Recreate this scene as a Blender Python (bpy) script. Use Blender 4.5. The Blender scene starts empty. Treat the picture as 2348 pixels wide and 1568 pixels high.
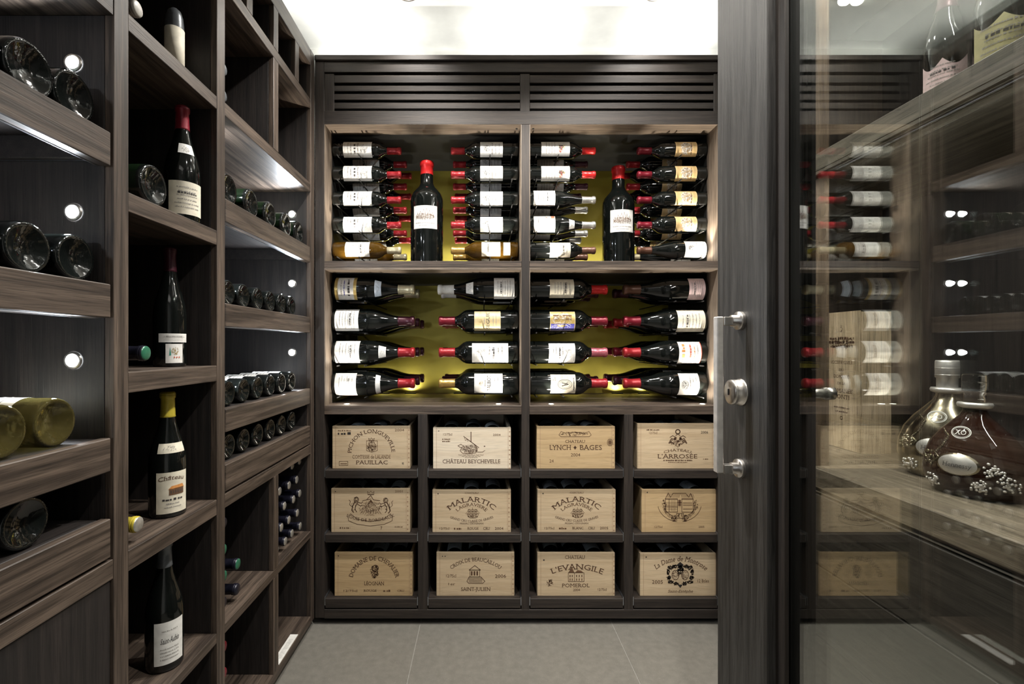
import bpy, math, random
from mathutils import Matrix, Vector
random.seed(7)
PI = math.pi
SC = bpy.context.scene
COL = SC.collection

# ---------------------------------------------------------------- camera
EYE = 1.187
F = 1108.8            # focal length in pixels for a 2348 px wide frame
cam_d = bpy.data.cameras.new('camera'); cam = bpy.data.objects.new('camera', cam_d); COL.objects.link(cam)
cam.location = (0, 0, EYE); cam.rotation_euler = (PI/2, 0, 0)
cam_d.lens = 17.0; cam_d.sensor_width = 36.0; cam_d.shift_x = 69/2348; cam_d.shift_y = 8/2348
cam_d.clip_start = 0.02; cam_d.clip_end = 50
SC.camera = cam
# ---------------------------------------------------------------- colour management / world
SC.view_settings.view_transform = 'Standard'; SC.view_settings.look = 'None'
SC.view_settings.exposure = 0.0; SC.view_settings.gamma = 1.0; SC.view_settings.use_curve_mapping = False
wd = bpy.data.worlds.new('world'); SC.world = wd; wd.use_nodes = True
wd.node_tree.nodes['Background'].inputs[0].default_value = (0.75, 0.85, 1.0, 1)
wd.node_tree.nodes['Background'].inputs[1].default_value = 0.03
try:
    SC.cycles.max_bounces = 10; SC.cycles.transparent_max_bounces = 16; SC.cycles.glossy_bounces = 5
    SC.cycles.caustics_reflective = False; SC.cycles.caustics_refractive = False
    SC.cycles.sample_clamp_indirect = 4.0
except Exception: pass

def area_light(loc, rot, sx, sy, power, col=(1, 1, 1)):
    d = bpy.data.lights.new('area_light', 'AREA'); d.shape = 'RECTANGLE'; d.size = sx; d.size_y = sy
    d.energy = power; d.color = col
    o = bpy.data.objects.new('area_light', d); o.location = loc; o.rotation_euler = rot; COL.objects.link(o); return o
def spot(loc, direction, power, angle=120, blend=0.6, r=0.01, col=(1, 1, 1)):
    d = bpy.data.lights.new('spot_light', 'SPOT'); d.energy = power; d.spot_size = math.radians(angle)
    d.spot_blend = blend; d.shadow_soft_size = r; d.color = col
    o = bpy.data.objects.new('spot_light', d); o.location = loc
    o.rotation_euler = Vector(direction).to_track_quat('-Z', 'Y').to_euler(); COL.objects.link(o); return o
WARM = (1.0, 0.90, 0.76); NEUT = (1.0, 0.96, 0.90); COOL = (0.85, 0.92, 1.0)
CEIL = 2.60
# unseen fill light added behind the camera to brighten the room
area_light((0.15, -0.75, 2.6), (0, 0, 0), 1.0, 0.6, 16, NEUT)
# ceiling downlights (two in view at the back, two nearer, above the frame)
DOWN = [(-0.300, 1.935), (0.698, 1.935), (-0.20, 1.47), (0.44, 1.47), (0.40, 0.60)]
for i, (x, y) in enumerate(DOWN):
    spot((x, y, CEIL-0.03), (0, -0.1 if i < 2 else 0.12 if i < 4 else 0, -1), (14, 14, 90, 90, 80)[i], 120, 0.6, 0.02, NEUT)
# unseen uplights added on top of the cabinets to brighten the ceiling
UPS = [(-0.52, 2.16), (0.18, 2.16), (0.86, 2.16)]
for x, y in UPS: spot((x, y, 2.442), (0, -0.08, 1), 9.0, 160, 0.25, 0.015, (1.0, 0.99, 0.93))
UPS_L = [(-1.02, 0.5), (-1.02, 1.1), (-1.02, 1.72)]
for x, y in UPS_L: spot((x, y, 2.442), (0.1, 0, 1), 14, 150, 0.3, 0.015, (1.0, 0.99, 0.93))
UPS_R = [(1.35, 0.5), (1.35, 1.2)]
for x, y in UPS_R: spot((x, y, 2.442), (-0.1, 0, 1), 14, 150, 0.3, 0.015, (1.0, 0.99, 0.93))

# ---------------------------------------------------------------- materials
def new_mat(name):
    m = bpy.data.materials.new(name); m.use_nodes = True
    return m, m.node_tree, m.node_tree.nodes['Principled BSDF']
def plain(name, col, rough=0.5, metal=0.0, spec=0.5, coat=0.0, bump=0.0, bscale=60):
    m, nt, b = new_mat(name)
    b.inputs['Roughness'].default_value = rough
    b.inputs['Metallic'].default_value = metal; b.inputs['Specular IOR Level'].default_value = spec
    b.inputs['Coat Weight'].default_value = coat
    tc = nt.nodes.new('ShaderNodeTexCoord'); n = nt.nodes.new('ShaderNodeTexNoise')
    n.inputs['Scale'].default_value = bscale; n.inputs['Detail'].default_value = 4
    nt.links.new(tc.outputs['Object'], n.inputs['Vector'])
    r = nt.nodes.new('ShaderNodeValToRGB')
    r.color_ramp.elements[0].position = 0.3; r.color_ramp.elements[1].position = 0.7
    r.color_ramp.elements[0].color = tuple(c*0.86 for c in col)+(1,)
    r.color_ramp.elements[1].color = tuple(min(1, c*1.08) for c in col)+(1,)
    nt.links.new(n.outputs['Fac'], r.inputs['Fac']); nt.links.new(r.outputs['Color'], b.inputs['Base Color'])
    if bump:
        bp = nt.nodes.new('ShaderNodeBump'); bp.inputs['Strength'].default_value = bump; bp.inputs['Distance'].default_value = 0.002
        nt.links.new(n.outputs['Fac'], bp.inputs['Height']); nt.links.new(bp.outputs['Normal'], b.inputs['Normal'])
    return m
def wood(name, dark, light, axis, rough=0.5, sc=1.0, bump=0.35, rand=False, contrast=(0.36, 0.66), wav=0.0, pore=0.38):
    m, nt, b = new_mat(name)
    tc = nt.nodes.new('ShaderNodeTexCoord'); mp = nt.nodes.new('ShaderNodeMapping')
    s = [1, 1, 1]; s['xyz'.index(axis)] = 0.035
    mp.inputs['Scale'].default_value = tuple(v*sc for v in s)
    src = tc.outputs['Object']
    if rand:
        oi = nt.nodes.new('ShaderNodeObjectInfo'); ad = nt.nodes.new('ShaderNodeVectorMath'); ad.operation = 'ADD'
        mu = nt.nodes.new('ShaderNodeMath'); mu.operation = 'MULTIPLY'; mu.inputs[1].default_value = 37.0
        nt.links.new(oi.outputs['Random'], mu.inputs[0]); nt.links.new(tc.outputs['Object'], ad.inputs[0])
        nt.links.new(mu.outputs[0], ad.inputs[1]); src = ad.outputs[0]
    if wav:
        wn = nt.nodes.new('ShaderNodeTexNoise'); wn.inputs['Scale'].default_value = 6; wn.inputs['Detail'].default_value = 2
        nt.links.new(src, wn.inputs['Vector'])
        sm = nt.nodes.new('ShaderNodeVectorMath'); sm.operation = 'SCALE'; sm.inputs['Scale'].default_value = wav
        nt.links.new(wn.outputs['Color'], sm.inputs[0])
        a2 = nt.nodes.new('ShaderNodeVectorMath'); a2.operation = 'ADD'
        nt.links.new(src, a2.inputs[0]); nt.links.new(sm.outputs[0], a2.inputs[1]); src = a2.outputs[0]
    nt.links.new(src, mp.inputs['Vector'])
    n1 = nt.nodes.new('ShaderNodeTexNoise'); n1.inputs['Scale'].default_value = 62; n1.inputs['Detail'].default_value = 5; n1.inputs['Distortion'].default_value = 0.6
    n2 = nt.nodes.new('ShaderNodeTexNoise'); n2.inputs['Scale'].default_value = 380; n2.inputs['Detail'].default_value = 3
    nt.links.new(mp.outputs[0], n1.inputs['Vector']); nt.links.new(mp.outputs[0], n2.inputs['Vector'])
    r1 = nt.nodes.new('ShaderNodeValToRGB')
    r1.color_ramp.elements[0].position = contrast[0]; r1.color_ramp.elements[1].position = contrast[1]
    r1.color_ramp.elements[0].color = tuple(dark)+(1,); r1.color_ramp.elements[1].color = tuple(light)+(1,)
    nt.links.new(n1.outputs['Fac'], r1.inputs['Fac'])
    r2 = nt.nodes.new('ShaderNodeValToRGB'); r2.color_ramp.elements[0].position = 0.34; r2.color_ramp.elements[1].position = 0.52
    r2.color_ramp.elements[0].color = (pore, pore, pore, 1); r2.color_ramp.elements[1].color = (1, 1, 1, 1)
    nt.links.new(n2.outputs['Fac'], r2.inputs['Fac'])
    mx = nt.nodes.new('ShaderNodeMix'); mx.data_type = 'RGBA'; mx.blend_type = 'MULTIPLY'; mx.inputs[0].default_value = 0.8
    nt.links.new(r1.outputs[0], mx.inputs[6]); nt.links.new(r2.outputs[0], mx.inputs[7])
    nt.links.new(mx.outputs[2], b.inputs['Base Color'])
    b.inputs['Roughness'].default_value = rough
    bp = nt.nodes.new('ShaderNodeBump'); bp.inputs['Strength'].default_value = bump; bp.inputs['Distance'].default_value = 0.001
    nt.links.new(n2.outputs['Fac'], bp.inputs['Height']); nt.links.new(bp.outputs['Normal'], b.inputs['Normal'])
    return m
def emis(name, col, st):
    m, nt, b = new_mat(name)
    b.inputs['Base Color'].default_value = tuple(col)+(1,)
    b.inputs['Emission Color'].default_value = tuple(col)+(1,); b.inputs['Emission Strength'].default_value = st
    return m

DK, LT = (0.034, 0.024, 0.018), (0.118, 0.087, 0.066)
OAK = {a: wood('smoked_oak_'+a, DK, LT, a) for a in 'xyz'}
DK2, LT2 = (0.018, 0.0125, 0.0095), (0.038, 0.028, 0.0215)
EBO = {a: wood('dark_oak_'+a, DK2, LT2, a, rough=.62) for a in 'xyz'}
INT = {a: wood('shadow_oak_'+a, (0.010, 0.008, 0.0075), (0.026, 0.020, 0.018), a, rough=0.6) for a in 'xyz'}  # dark-stained oak for carcass interiors
STILE = wood('grey_brushed_oak', (0.020, 0.0185, 0.017), (0.068, 0.064, 0.060), 'z', rough=0.48, bump=0.8, wav=0.012)
COUNT = wood('pale_oak', (0.13, 0.105, 0.075), (0.27, 0.225, 0.165), 'y')
SHELFR = wood('weathered_oak', (0.10, 0.088, 0.068), (0.21, 0.185, 0.145), 'y')
PINE = wood('pine', (0.52, 0.385, 0.235), (0.66, 0.52, 0.345), 'x', rough=0.6, sc=0.8, bump=0.2, rand=True, contrast=(0.25, 0.75), wav=0.02, pore=0.82)
PINEW = wood('warm_pine', (0.48, 0.33, 0.17), (0.62, 0.45, 0.25), 'x', rough=0.6, sc=0.8, bump=0.2, rand=True, contrast=(0.25, 0.75), wav=0.02, pore=0.82)
PINEP = wood('pale_pine', (0.72, 0.59, 0.43), (0.82, 0.71, 0.55), 'x', rough=0.6, sc=0.8, bump=0.2, rand=True, contrast=(0.25, 0.75), wav=0.02, pore=0.82)
PINEZ = wood('pine_upright', (0.46, 0.35, 0.22), (0.72, 0.57, 0.39), 'z', rough=0.6, sc=0.9, bump=0.2, contrast=(0.3, 0.7))
GREEN = plain('olive_paint', (0.44, 0.37, 0.045), 0.6, bscale=9)
PLAST = plain('white_plaster', (0.83, 0.83, 0.80), 0.8, bscale=6)
WALLM = plain('grey_plaster', (0.22, 0.21, 0.20), 0.8, bscale=6)
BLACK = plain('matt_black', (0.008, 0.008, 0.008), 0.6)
CHROME = plain('brushed_steel', (0.74, 0.70, 0.65), 0.32, 1.0)
ALU = plain('aluminium', (0.62, 0.66, 0.72), 0.35, 1.0)
LEDM = emis('led_lens', (0.93, 0.97, 1.0), 60)
LEDW = emis('warm_led_lens', (1.0, 0.95, 0.85), 35)
LAMPM = emis('lamp_lens', (1.0, 0.97, 0.92), 6)
# bottle glass
def bottle_glass(name, col, rough=0.07):
    m, nt, b = new_mat(name)
    b.inputs['Base Color'].default_value = tuple(col)+(1,); b.inputs['Roughness'].default_value = rough
    b.inputs['Specular IOR Level'].default_value = 0.6
    tc = nt.nodes.new('ShaderNodeTexCoord'); n = nt.nodes.new('ShaderNodeTexNoise'); n.inputs['Scale'].default_value = 22
    nt.links.new(tc.outputs['Object'], n.inputs['Vector'])
    bp = nt.nodes.new('ShaderNodeBump'); bp.inputs['Strength'].default_value = 0.12; bp.inputs['Distance'].default_value = 0.002
    nt.links.new(n.outputs['Fac'], bp.inputs['Height']); nt.links.new(bp.outputs['Normal'], b.inputs['Normal'])
    return m
GL_DK = bottle_glass('dark_glass', (0.004, 0.005, 0.0045))
GL_GR = bottle_glass('deep_green_glass', (0.006, 0.014, 0.006))
def clear_glass(name, col, rough=0.02, trans=1.0):
    m, nt, b = new_mat(name)
    b.inputs['Base Color'].default_value = tuple(col)+(1,); b.inputs['Roughness'].default_value = rough
    b.inputs['Transmission Weight'].default_value = trans; b.inputs['IOR'].default_value = 1.36
    tc = nt.nodes.new('ShaderNodeTexCoord'); n = nt.nodes.new('ShaderNodeTexNoise'); n.inputs['Scale'].default_value = 30
    nt.links.new(tc.outputs['Object'], n.inputs['Vector'])
    bp = nt.nodes.new('ShaderNodeBump'); bp.inputs['Strength'].default_value = 0.5; bp.inputs['Distance'].default_value = 0.003
    nt.links.new(n.outputs['Fac'], bp.inputs['Height']); nt.links.new(bp.outputs['Normal'], b.inputs['Normal'])
    return m
GL_AM = clear_glass('amber_glass', (0.13, 0.065, 0.008), trans=.6)
for _n in GL_AM.node_tree.nodes:
    if _n.type == 'BUMP': _n.inputs['Strength'].default_value = .1
GL_GO = clear_glass('golden_glass', (0.92, 0.76, 0.24), trans=.955)
GL_CL = clear_glass('cut_crystal', (0.9, 0.9, 0.9))
BASEM = bottle_glass('embossed_glass', (0.005, 0.0065, 0.006), 0.09)
_b = [n for n in BASEM.node_tree.nodes if n.type == 'BUMP'][0]; _b.inputs['Strength'].default_value = 0.25; _b.inputs['Distance'].default_value = 0.002
[n for n in BASEM.node_tree.nodes if n.type == 'TEX_NOISE'][0].inputs['Scale'].default_value = 90
def cap(name, col, rough=0.32, metal=0.25): return plain(name, col, rough, metal, bscale=90, bump=0.15)
CAPS = {'red': cap('red_foil', (0.34, 0.018, 0.024)), 'bright': cap('bright_red_foil', (0.62, 0.02, 0.02)),
        'dark': cap('dark_purple_foil', (0.060, 0.012, 0.022)), 'wine': cap('burgundy_foil', (0.20, 0.012, 0.025)),
        'gold': cap('gold_foil', (0.62, 0.40, 0.12), 0.3, 0.7), 'pale': cap('pale_gold_foil', (0.62, 0.55, 0.36), 0.35, 0.5),
        'silver': cap('silver_foil', (0.55, 0.54, 0.50), 0.32, 0.7), 'white': cap('white_wax', (0.72, 0.70, 0.64), 0.4, 0),
        'brown': cap('brown_foil', (0.12, 0.055, 0.035)), 'yellow': cap('yellow_foil', (0.55, 0.44, 0.05), 0.35, 0.1),
        'black': cap('black_foil', (0.012, 0.012, 0.022)), 'grey': cap('grey_foil', (0.12, 0.13, 0.14), 0.3, 0.3),
        'green': cap('green_foil', (0.03, 0.16, 0.09)), 'pink': cap('pink_foil', (0.45, 0.12, 0.15), 0.3, 0.4)}
PAPER = {'white': plain('white_paper', (0.80, 0.79, 0.75), 0.65), 'cream': plain('cream_paper', (0.74, 0.69, 0.56), 0.65),
         'gold': plain('gold_paper', (0.60, 0.48, 0.26), 0.5, 0.2), 'tan': plain('ornate_tan_paper', (0.66, 0.46, 0.22), 0.55),
         'blue': plain('blue_paper', (0.05, 0.05, 0.26), 0.5), 'pinkish': plain('rose_paper', (0.74, 0.56, 0.56), 0.6),
         'olive': plain('shield_paper', (0.50, 0.46, 0.24), 0.6), 'greyblue': plain('cool_white_paper', (0.62, 0.68, 0.74), 0.7)}
INKS = {'ink': plain('black_ink', (0.05, 0.045, 0.045), 0.6), 'grey': plain('grey_ink', (0.34, 0.32, 0.30), 0.6),
        'redink': plain('red_ink', (0.55, 0.10, 0.05), 0.6), 'orange': plain('orange_ink', (0.65, 0.28, 0.08), 0.6),
        'goldink': plain('gold_ink', (0.50, 0.36, 0.12), 0.4, 0.4), 'greenink': plain('green_ink', (0.03, 0.30, 0.22), 0.6),
        'blueink': plain('blue_ink', (0.05, 0.05, 0.30), 0.5), 'whiteink': plain('white_ink', (0.8, 0.8, 0.75), 0.6),
        'brand': plain('burnt_brand', (0.085, 0.038, 0.018), 0.8), 'brandlt': plain('faint_burnt_brand', (0.13, 0.066, 0.032), 0.8),
        'pin': plain('pin_joint', (0.40, 0.26, 0.16), 0.8), 'stamp': plain('black_stamp', (0.02, 0.016, 0.014), 0.8)}

# ---------------------------------------------------------------- mesh helpers
class MB:
    def __init__(s): s.v = []; s.f = []; s.m = []; s.smooth = []
    def face(s, idx, mi=0, sm=False): s.f.append(idx); s.m.append(mi); s.smooth.append(sm)
    def box(s, x0, x1, y0, y1, z0, z1, c=0.0012, mi=0):
        if x1 < x0: x0, x1 = x1, x0
        if y1 < y0: y0, y1 = y1, y0
        if z1 < z0: z0, z1 = z1, z0
        c = min(c, (x1-x0)*.25, (y1-y0)*.25, (z1-z0)*.25)
        b = len(s.v)
        if c <= 0:
            for z in (z0, z1):
                for x, y in ((x0, y0), (x1, y0), (x1, y1), (x0, y1)): s.v.append((x, y, z))
            for q in ((0, 3, 2, 1), (4, 5, 6, 7), (0, 1, 5, 4), (1, 2, 6, 5), (2, 3, 7, 6), (3, 0, 4, 7)): s.face([b+i for i in q], mi)
            return
        lo = (x0, y0, z0); hi = (x1, y1, z1); idx = {}
        for i in range(8):
            sg = (i & 1, i >> 1 & 1, i >> 2 & 1)
            for a in range(3):
                p = [0, 0, 0]
                for k in range(3):
                    e = hi[k] if sg[k] else lo[k]; ins = -c if sg[k] else c
                    p[k] = e if k == a else e+ins
                idx[(i, a)] = len(s.v); s.v.append(tuple(p))
        def q(l):                    # orient outward by centre test
            cx = [(x0+x1)/2, (y0+y1)/2, (z0+z1)/2]; P = [Vector(s.v[i]) for i in l]
            n = (P[1]-P[0]).cross(P[2]-P[0]); m_ = sum(P, Vector())/len(P)-Vector(cx)
            s.face(l if n.dot(m_) > 0 else l[::-1], mi)
        for a in range(3):
            o1, o2 = [k for k in range(3) if k != a]
            for sd in (0, 1):
                base = sd << a
                q([idx[(base | (u << o1) | (w << o2), a)] for u, w in ((0, 0), (1, 0), (1, 1), (0, 1))])
        for a in range(3):          # edges parallel to axis a
            o1, o2 = [k for k in range(3) if k != a]
            for u in (0, 1):
                for w in (0, 1):
                    A = (u << o1) | (w << o2); B = A | (1 << a)
                    q([idx[(A, o1)], idx[(A, o2)], idx[(B, o2)], idx[(B, o1)]])
        for i in range(8): q([idx[(i, 0)], idx[(i, 1)], idx[(i, 2)]])
    def lathe(s, prof, n=24, ax='z', o=(0, 0, 0), mi=0, sm=True, sx=1.0, sy=1.0, mifn=None):
        b = len(s.v)
        rows = []
        for r, z in prof:
            if r < 1e-6:
                rows.append([len(s.v)]); s.v.append(s._ax(ax, 0, 0, z, o))
            else:
                row = []
                for i in range(n):
                    a = 2*PI*i/n; row.append(len(s.v)); s.v.append(s._ax(ax, r*math.sin(a)*sx, -r*math.cos(a)*sy, z, o))
                rows.append(row)
        for k in range(len(rows)-1):
            A, B = rows[k], rows[k+1]; m_ = mifn(k) if mifn else mi
            if len(A) == 1 and len(B) == 1: continue
            for i in range(n):
                j = (i+1) % n
                if len(A) == 1: s.face([A[0], B[j], B[i]], m_, sm)
                elif len(B) == 1: s.face([A[i], A[j], B[0]], m_, sm)
                else: s.face([A[i], A[j], B[j], B[i]], m_, sm)
    def _ax(s, ax, x, y, z, o):
        if ax == 'z': p = (x, y, z)
        elif ax == 'x': p = (z, x, y)
        elif ax == '-x': p = (-z, -x, y)
        elif ax == 'y': p = (y, z, x)
        elif ax == '-y': p = (x, -z, y)
        return (p[0]+o[0], p[1]+o[1], p[2]+o[2])
    def mesh(s, name, mats, off=(0, 0, 0)):
        me = bpy.data.meshes.new(name)
        me.from_pydata([(v[0]-off[0], v[1]-off[1], v[2]-off[2]) for v in s.v], [], s.f)
        for m in (mats if isinstance(mats, (list, tuple)) else [mats]): me.materials.append(m)
        me.polygons.foreach_set('material_index', s.m); me.polygons.foreach_set('use_smooth', s.smooth)
        me.update(); return me
def link(name, data, parent=None):
    o = bpy.data.objects.new(name, data); COL.objects.link(o)
    if parent is not None: o.parent = parent
    return o
def thing(name, label, cat, loc=(0, 0, 0), group=None, mat=None):
    o = link(name, None); o.empty_display_size = 0.05
    if mat is not None: o.matrix_world = mat
    else: o.location = loc
    o['label'] = label; o['category'] = cat
    if group: o['group'] = group
    return o
def structure(name, label=None):
    o = link(name, None); o['kind'] = 'structure'
    if label: o['label'] = label
    return o
def wpos(p):
    v = Vector((0, 0, 0))
    while p is not None: v += p.location; p = p.parent
    return v
def part(name, mb, mats, parent, label=None):
    off = wpos(parent) if parent is not None else Vector()
    o = link(name, mb.mesh(name, mats, off), parent)
    if label: o['label'] = label
    return o
def pbox(name, parent, mats, *b, c=0.0012, label=None):
    mb = MB(); mb.box(*b, c=c); return part(name, mb, mats, parent, label)

# ---------------------------------------------------------------- glyphs and flat print
_gl = {}
def glyph(ch):
    if ch in _gl: return _gl[ch]
    cu = bpy.data.curves.new('glyph', 'FONT'); cu.resolution_u = 2; cu.size = 1.0
    def width(t):
        cu.body = t; o = bpy.data.objects.new('glyph', cu); COL.objects.link(o)
        dg = bpy.context.evaluated_depsgraph_get(); dg.update()
        me = bpy.data.meshes.new_from_object(o.evaluated_get(dg))
        vs = [tuple(v.co[:2]) for v in me.vertices]; fs = [list(p.vertices) for p in me.polygons]
        bpy.data.objects.remove(o); bpy.data.meshes.remove(me)
        return vs, fs
    xs = lambda vs: (min(v[0] for v in vs), max(v[0] for v in vs))
    if '_H' not in _gl:
        vs, _ = width('H'); _gl['_H'] = max(v[1] for v in vs); a = xs(vs); vs, _ = width('HH'); b = xs(vs)
        _gl['_HH'] = b[1]-b[0]
    vs, _ = width('H'+ch+'H'); b = xs(vs); adv = (b[1]-b[0])-_gl['_HH']
    vs, fs = width(ch) if ch != ' ' else ([], [])
    H = _gl['_H']
    vs = [(x/H, y/H) for x, y in vs]
    # small slab serifs on narrow flat stem ends
    if vs and ch.isalpha():
        cnt = {}; key = [(round(x, 3), round(y, 3)) for x, y in vs]; rep = {}
        for i, k_ in enumerate(key): rep.setdefault(k_, i)
        uniq = {}
        for f in fs:
            g_ = [rep[key[i]] for i in f]; uniq.setdefault(tuple(sorted(g_)), g_)
        fs = list(uniq.values())
        for f in fs:
            for i in range(len(f)):
                e = (f[i], f[(i+1) % len(f)]); k = tuple(sorted(e)); cnt[k] = cnt.get(k, 0)+1
        nv, nf = list(vs), list(fs)
        for (a, b_), c in cnt.items():
            if c != 1: continue
            p, q = vs[a], vs[b_]
            if abs(p[1]-q[1]) < 0.01 and abs(p[0]-q[0]) < 0.3:
                for lv in (0.0, 1.0, 0.75):
                    if abs(p[1]-lv) < 0.03 and not (lv == 0.75 and ch.isupper()):
                        x0, x1 = min(p[0], q[0])-0.11, max(p[0], q[0])+0.11; y0 = p[1]; y1 = y0+(0.075 if lv == 0 else -0.075)
                        k = len(nv); nv += [(x0, min(y0, y1)), (x1, min(y0, y1)), (x1, max(y0, y1)), (x0, max(y0, y1))]
                        nf.append([k, k+1, k+2, k+3])
        vs, fs = nv, nf
    _gl[ch] = (vs, fs, adv/H)
    return _gl[ch]

class Print:
    """flat artwork in a local (x right, y up) plane, later mapped on a board or round a bottle"""
    def __init__(s): s.v = []; s.f = []; s.m = []; s.mats = []
    def mi(s, k):
        m = INKS[k] if k in INKS else PAPER[k]
        if m not in s.mats: s.mats.append(m)
        return s.mats.index(m)
    def poly(s, pts, k='ink'):
        b = len(s.v); s.v += [tuple(p) for p in pts]; s.f.append(list(range(b, b+len(pts)))); s.m.append(s.mi(k))
    def rect(s, x0, y0, x1, y1, k='ink'): s.poly([(x0, y0), (x1, y0), (x1, y1), (x0, y1)], k)
    def line(s, pts, w, k='ink', closed=False):
        if closed: pts = list(pts)+[pts[0]]
        for (ax, ay), (bx, by) in zip(pts, pts[1:]):
            dx, dy = bx-ax, by-ay; L = math.hypot(dx, dy)
            if L < 1e-9: continue
            nx, ny = -dy/L*w/2, dx/L*w/2; ex, ey = dx/L*w*.25, dy/L*w*.25
            s.poly([(ax-ex-nx, ay-ey-ny), (bx+ex-nx, by+ey-ny), (bx+ex+nx, by+ey+ny), (ax-ex+nx, ay-ey+ny)], k)
    def ring(s, cx, cy, rx, ry, w, k='ink', a0=0, a1=360, n=24):
        s.line([(cx+rx*math.cos(math.radians(a0+(a1-a0)*i/n)), cy+ry*math.sin(math.radians(a0+(a1-a0)*i/n))) for i in range(n+1)], w, k)
    def disc(s, cx, cy, rx, ry, k='ink', n=18):
        s.poly([(cx+rx*math.cos(2*PI*i/n), cy+ry*math.sin(2*PI*i/n)) for i in range(n)], k)
    def text(s, t, cx, y, h, width=None, k='ink', slant=0.0):
        adv = sum(glyph(c)[2] for c in t)*h; sx = (width/adv) if width else 1.0
        x = cx-adv*sx/2
        for c in t:
            vs, fs, a = glyph(c); b = len(s.v)
            s.v += [(x+(vx+vy*slant)*h*sx, y+vy*h) for vx, vy in vs]
            for f in fs: s.f.append([b+i for i in f]); s.m.append(s.mi(k))
            x += a*h*sx
    def arc(s, t, cx, cy, R, h, a0, a1, k='ink', inside=False, slant=0.0):
        """text on a circle; a0, a1 angles in degrees of its first and last letter, baseline radius R"""
        advs = [glyph(c)[2] for c in t]; tot = sum(advs); acc = 0
        span = math.radians(a1-a0); sx = abs(span)*R/(tot*h)
        for c, ad in zip(t, advs):
            vs, fs, _ = glyph(c); b = len(s.v)
            for vx, vy in vs:
                u = (acc+vx+vy*slant)/tot; a = math.radians(a0)+span*u
                r = R-vy*h if inside else R+vy*h
                s.v.append((cx+r*math.cos(a), cy+r*math.sin(a)))
            for f in fs: s.f.append([b+i for i in f]); s.m.append(s.mi(k))
            acc += ad
    def scrib(s, cx, cy, w, h, k='grey', rnd=None):
        """a line of print too small to read"""
        rnd = rnd or random; x = cx-w/2
        while x < cx+w/2:
            ww = rnd.uniform(.5, 1.3)*h
            s.rect(x, cy, min(x+ww, cx+w/2), cy+h*rnd.uniform(.6, 1), k); x += ww+h*rnd.choice((.25, .25, .7))
    def etch(s, cx, cy, rx, ry, n, w, k='grey', L=0.3):
        for _ in range(n):
            a = random.uniform(0, 2*PI); r = math.sqrt(random.random()); x = cx+rx*r*math.cos(a); y = cy+ry*r*math.sin(a)
            t = random.uniform(0, PI); l = random.uniform(.3, 1)*L*min(rx, ry)
            s.line([(x-l*math.cos(t), y-l*math.sin(t)), (x+l*math.cos(t), y+l*math.sin(t))], w, k)
    def strips(s, step):
        """cut every shape into narrow upright strips so that it can bend round a bottle"""
        V, Fc, M = [], [], []
        for f, m in zip(s.f, s.m):
            P = [s.v[i] for i in f]; a, b = min(p[0] for p in P), max(p[0] for p in P)
            if b-a <= step: pieces = [P]
            else:
                pieces = []
                for k in range(int(math.floor(a/step)), int(math.floor(b/step))+1):
                    Q = P
                    for sg, c in ((1, k*step), (-1, (k+1)*step)):
                        R_ = []
                        for (x0, y0), (x1, y1) in zip(Q, Q[1:]+Q[:1]):
                            i0, i1 = sg*(x0-c) >= 0, sg*(x1-c) >= 0
                            if i0: R_.append((x0, y0))
                            if i0 != i1: t = (c-x0)/(x1-x0); R_.append((c, y0+t*(y1-y0)))
                        Q = R_
                        if len(Q) < 3: break
                    if len(Q) >= 3: pieces.append(Q)
            for Q in pieces: k = len(V); V += Q; Fc.append(list(range(k, k+len(Q)))); M.append(m)
        s.v, s.f, s.m = V, Fc, M
    def to_mb(s, mb, fn, base=0):
        b = len(mb.v); mb.v += [fn(x, y) for x, y in s.v]
        for f, m in zip(s.f, s.m): mb.face([b+i for i in f], base+m)

# ---------------------------------------------------------------- bottles
def prof_bordeaux(R, H):
    k = H/0.30
    P = [(0, .016), (.5*R, .010), (.80*R, .002), (.90*R, 0), (.97*R, .003), (R, .010), (R, .185*k), (.975*R, .196*k), (.88*R, .207*k),
         (.68*R, .218*k), (.50*R, .227*k), (.40*R, .237*k), (.385*R, .262*k), (.375*R, .284*k), (.42*R, .286*k), (.42*R, .295*k), (.39*R, .299*k), (0, .300*k)]
    return P
def prof_burgundy(R, H):
    k = H/0.30
    return [(0, .020), (.5*R, .012), (.80*R, .002), (.90*R, 0), (.97*R, .003), (R, .010), (R, .125*k), (.97*R, .142*k), (.88*R, .162*k),
            (.74*R, .182*k), (.59*R, .201*k), (.46*R, .222*k), (.385*R, .243*k), (.36*R, .265*k), (.35*R, .284*k), (.40*R, .286*k), (.40*R, .295*k), (.37*R, .299*k), (0, .300*k)]
PROF = {'bdx': (prof_bordeaux, .0375, .300, .36), 'bgy': (prof_burgundy, .0405, .300, .36),
        'mbdx': (prof_bordeaux, .0510, .355, .36), 'mbgy': (prof_burgundy, .0550, .360, .34),
        'dm': (prof_bordeaux, .0740, .482, .36), 'champ': (prof_burgundy, .0450, .320, .40), 'mchamp': (prof_burgundy, .0560, .380, .40),
        'top': (prof_bordeaux, .0460, .320, .36), 'slim': (prof_burgundy, .0370, .305, .38), 'mag': (prof_bordeaux, .0430, .330, .36)}
def rad_at(P, z):
    for (r0, z0), (r1, z1) in zip(P, P[1:]):
        if z0 <= z <= z1 and z1 > z0: return r0+(r1-r0)*(z-z0)/(z1-z0)
    return P[-1][0]
_bm = {}
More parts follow.
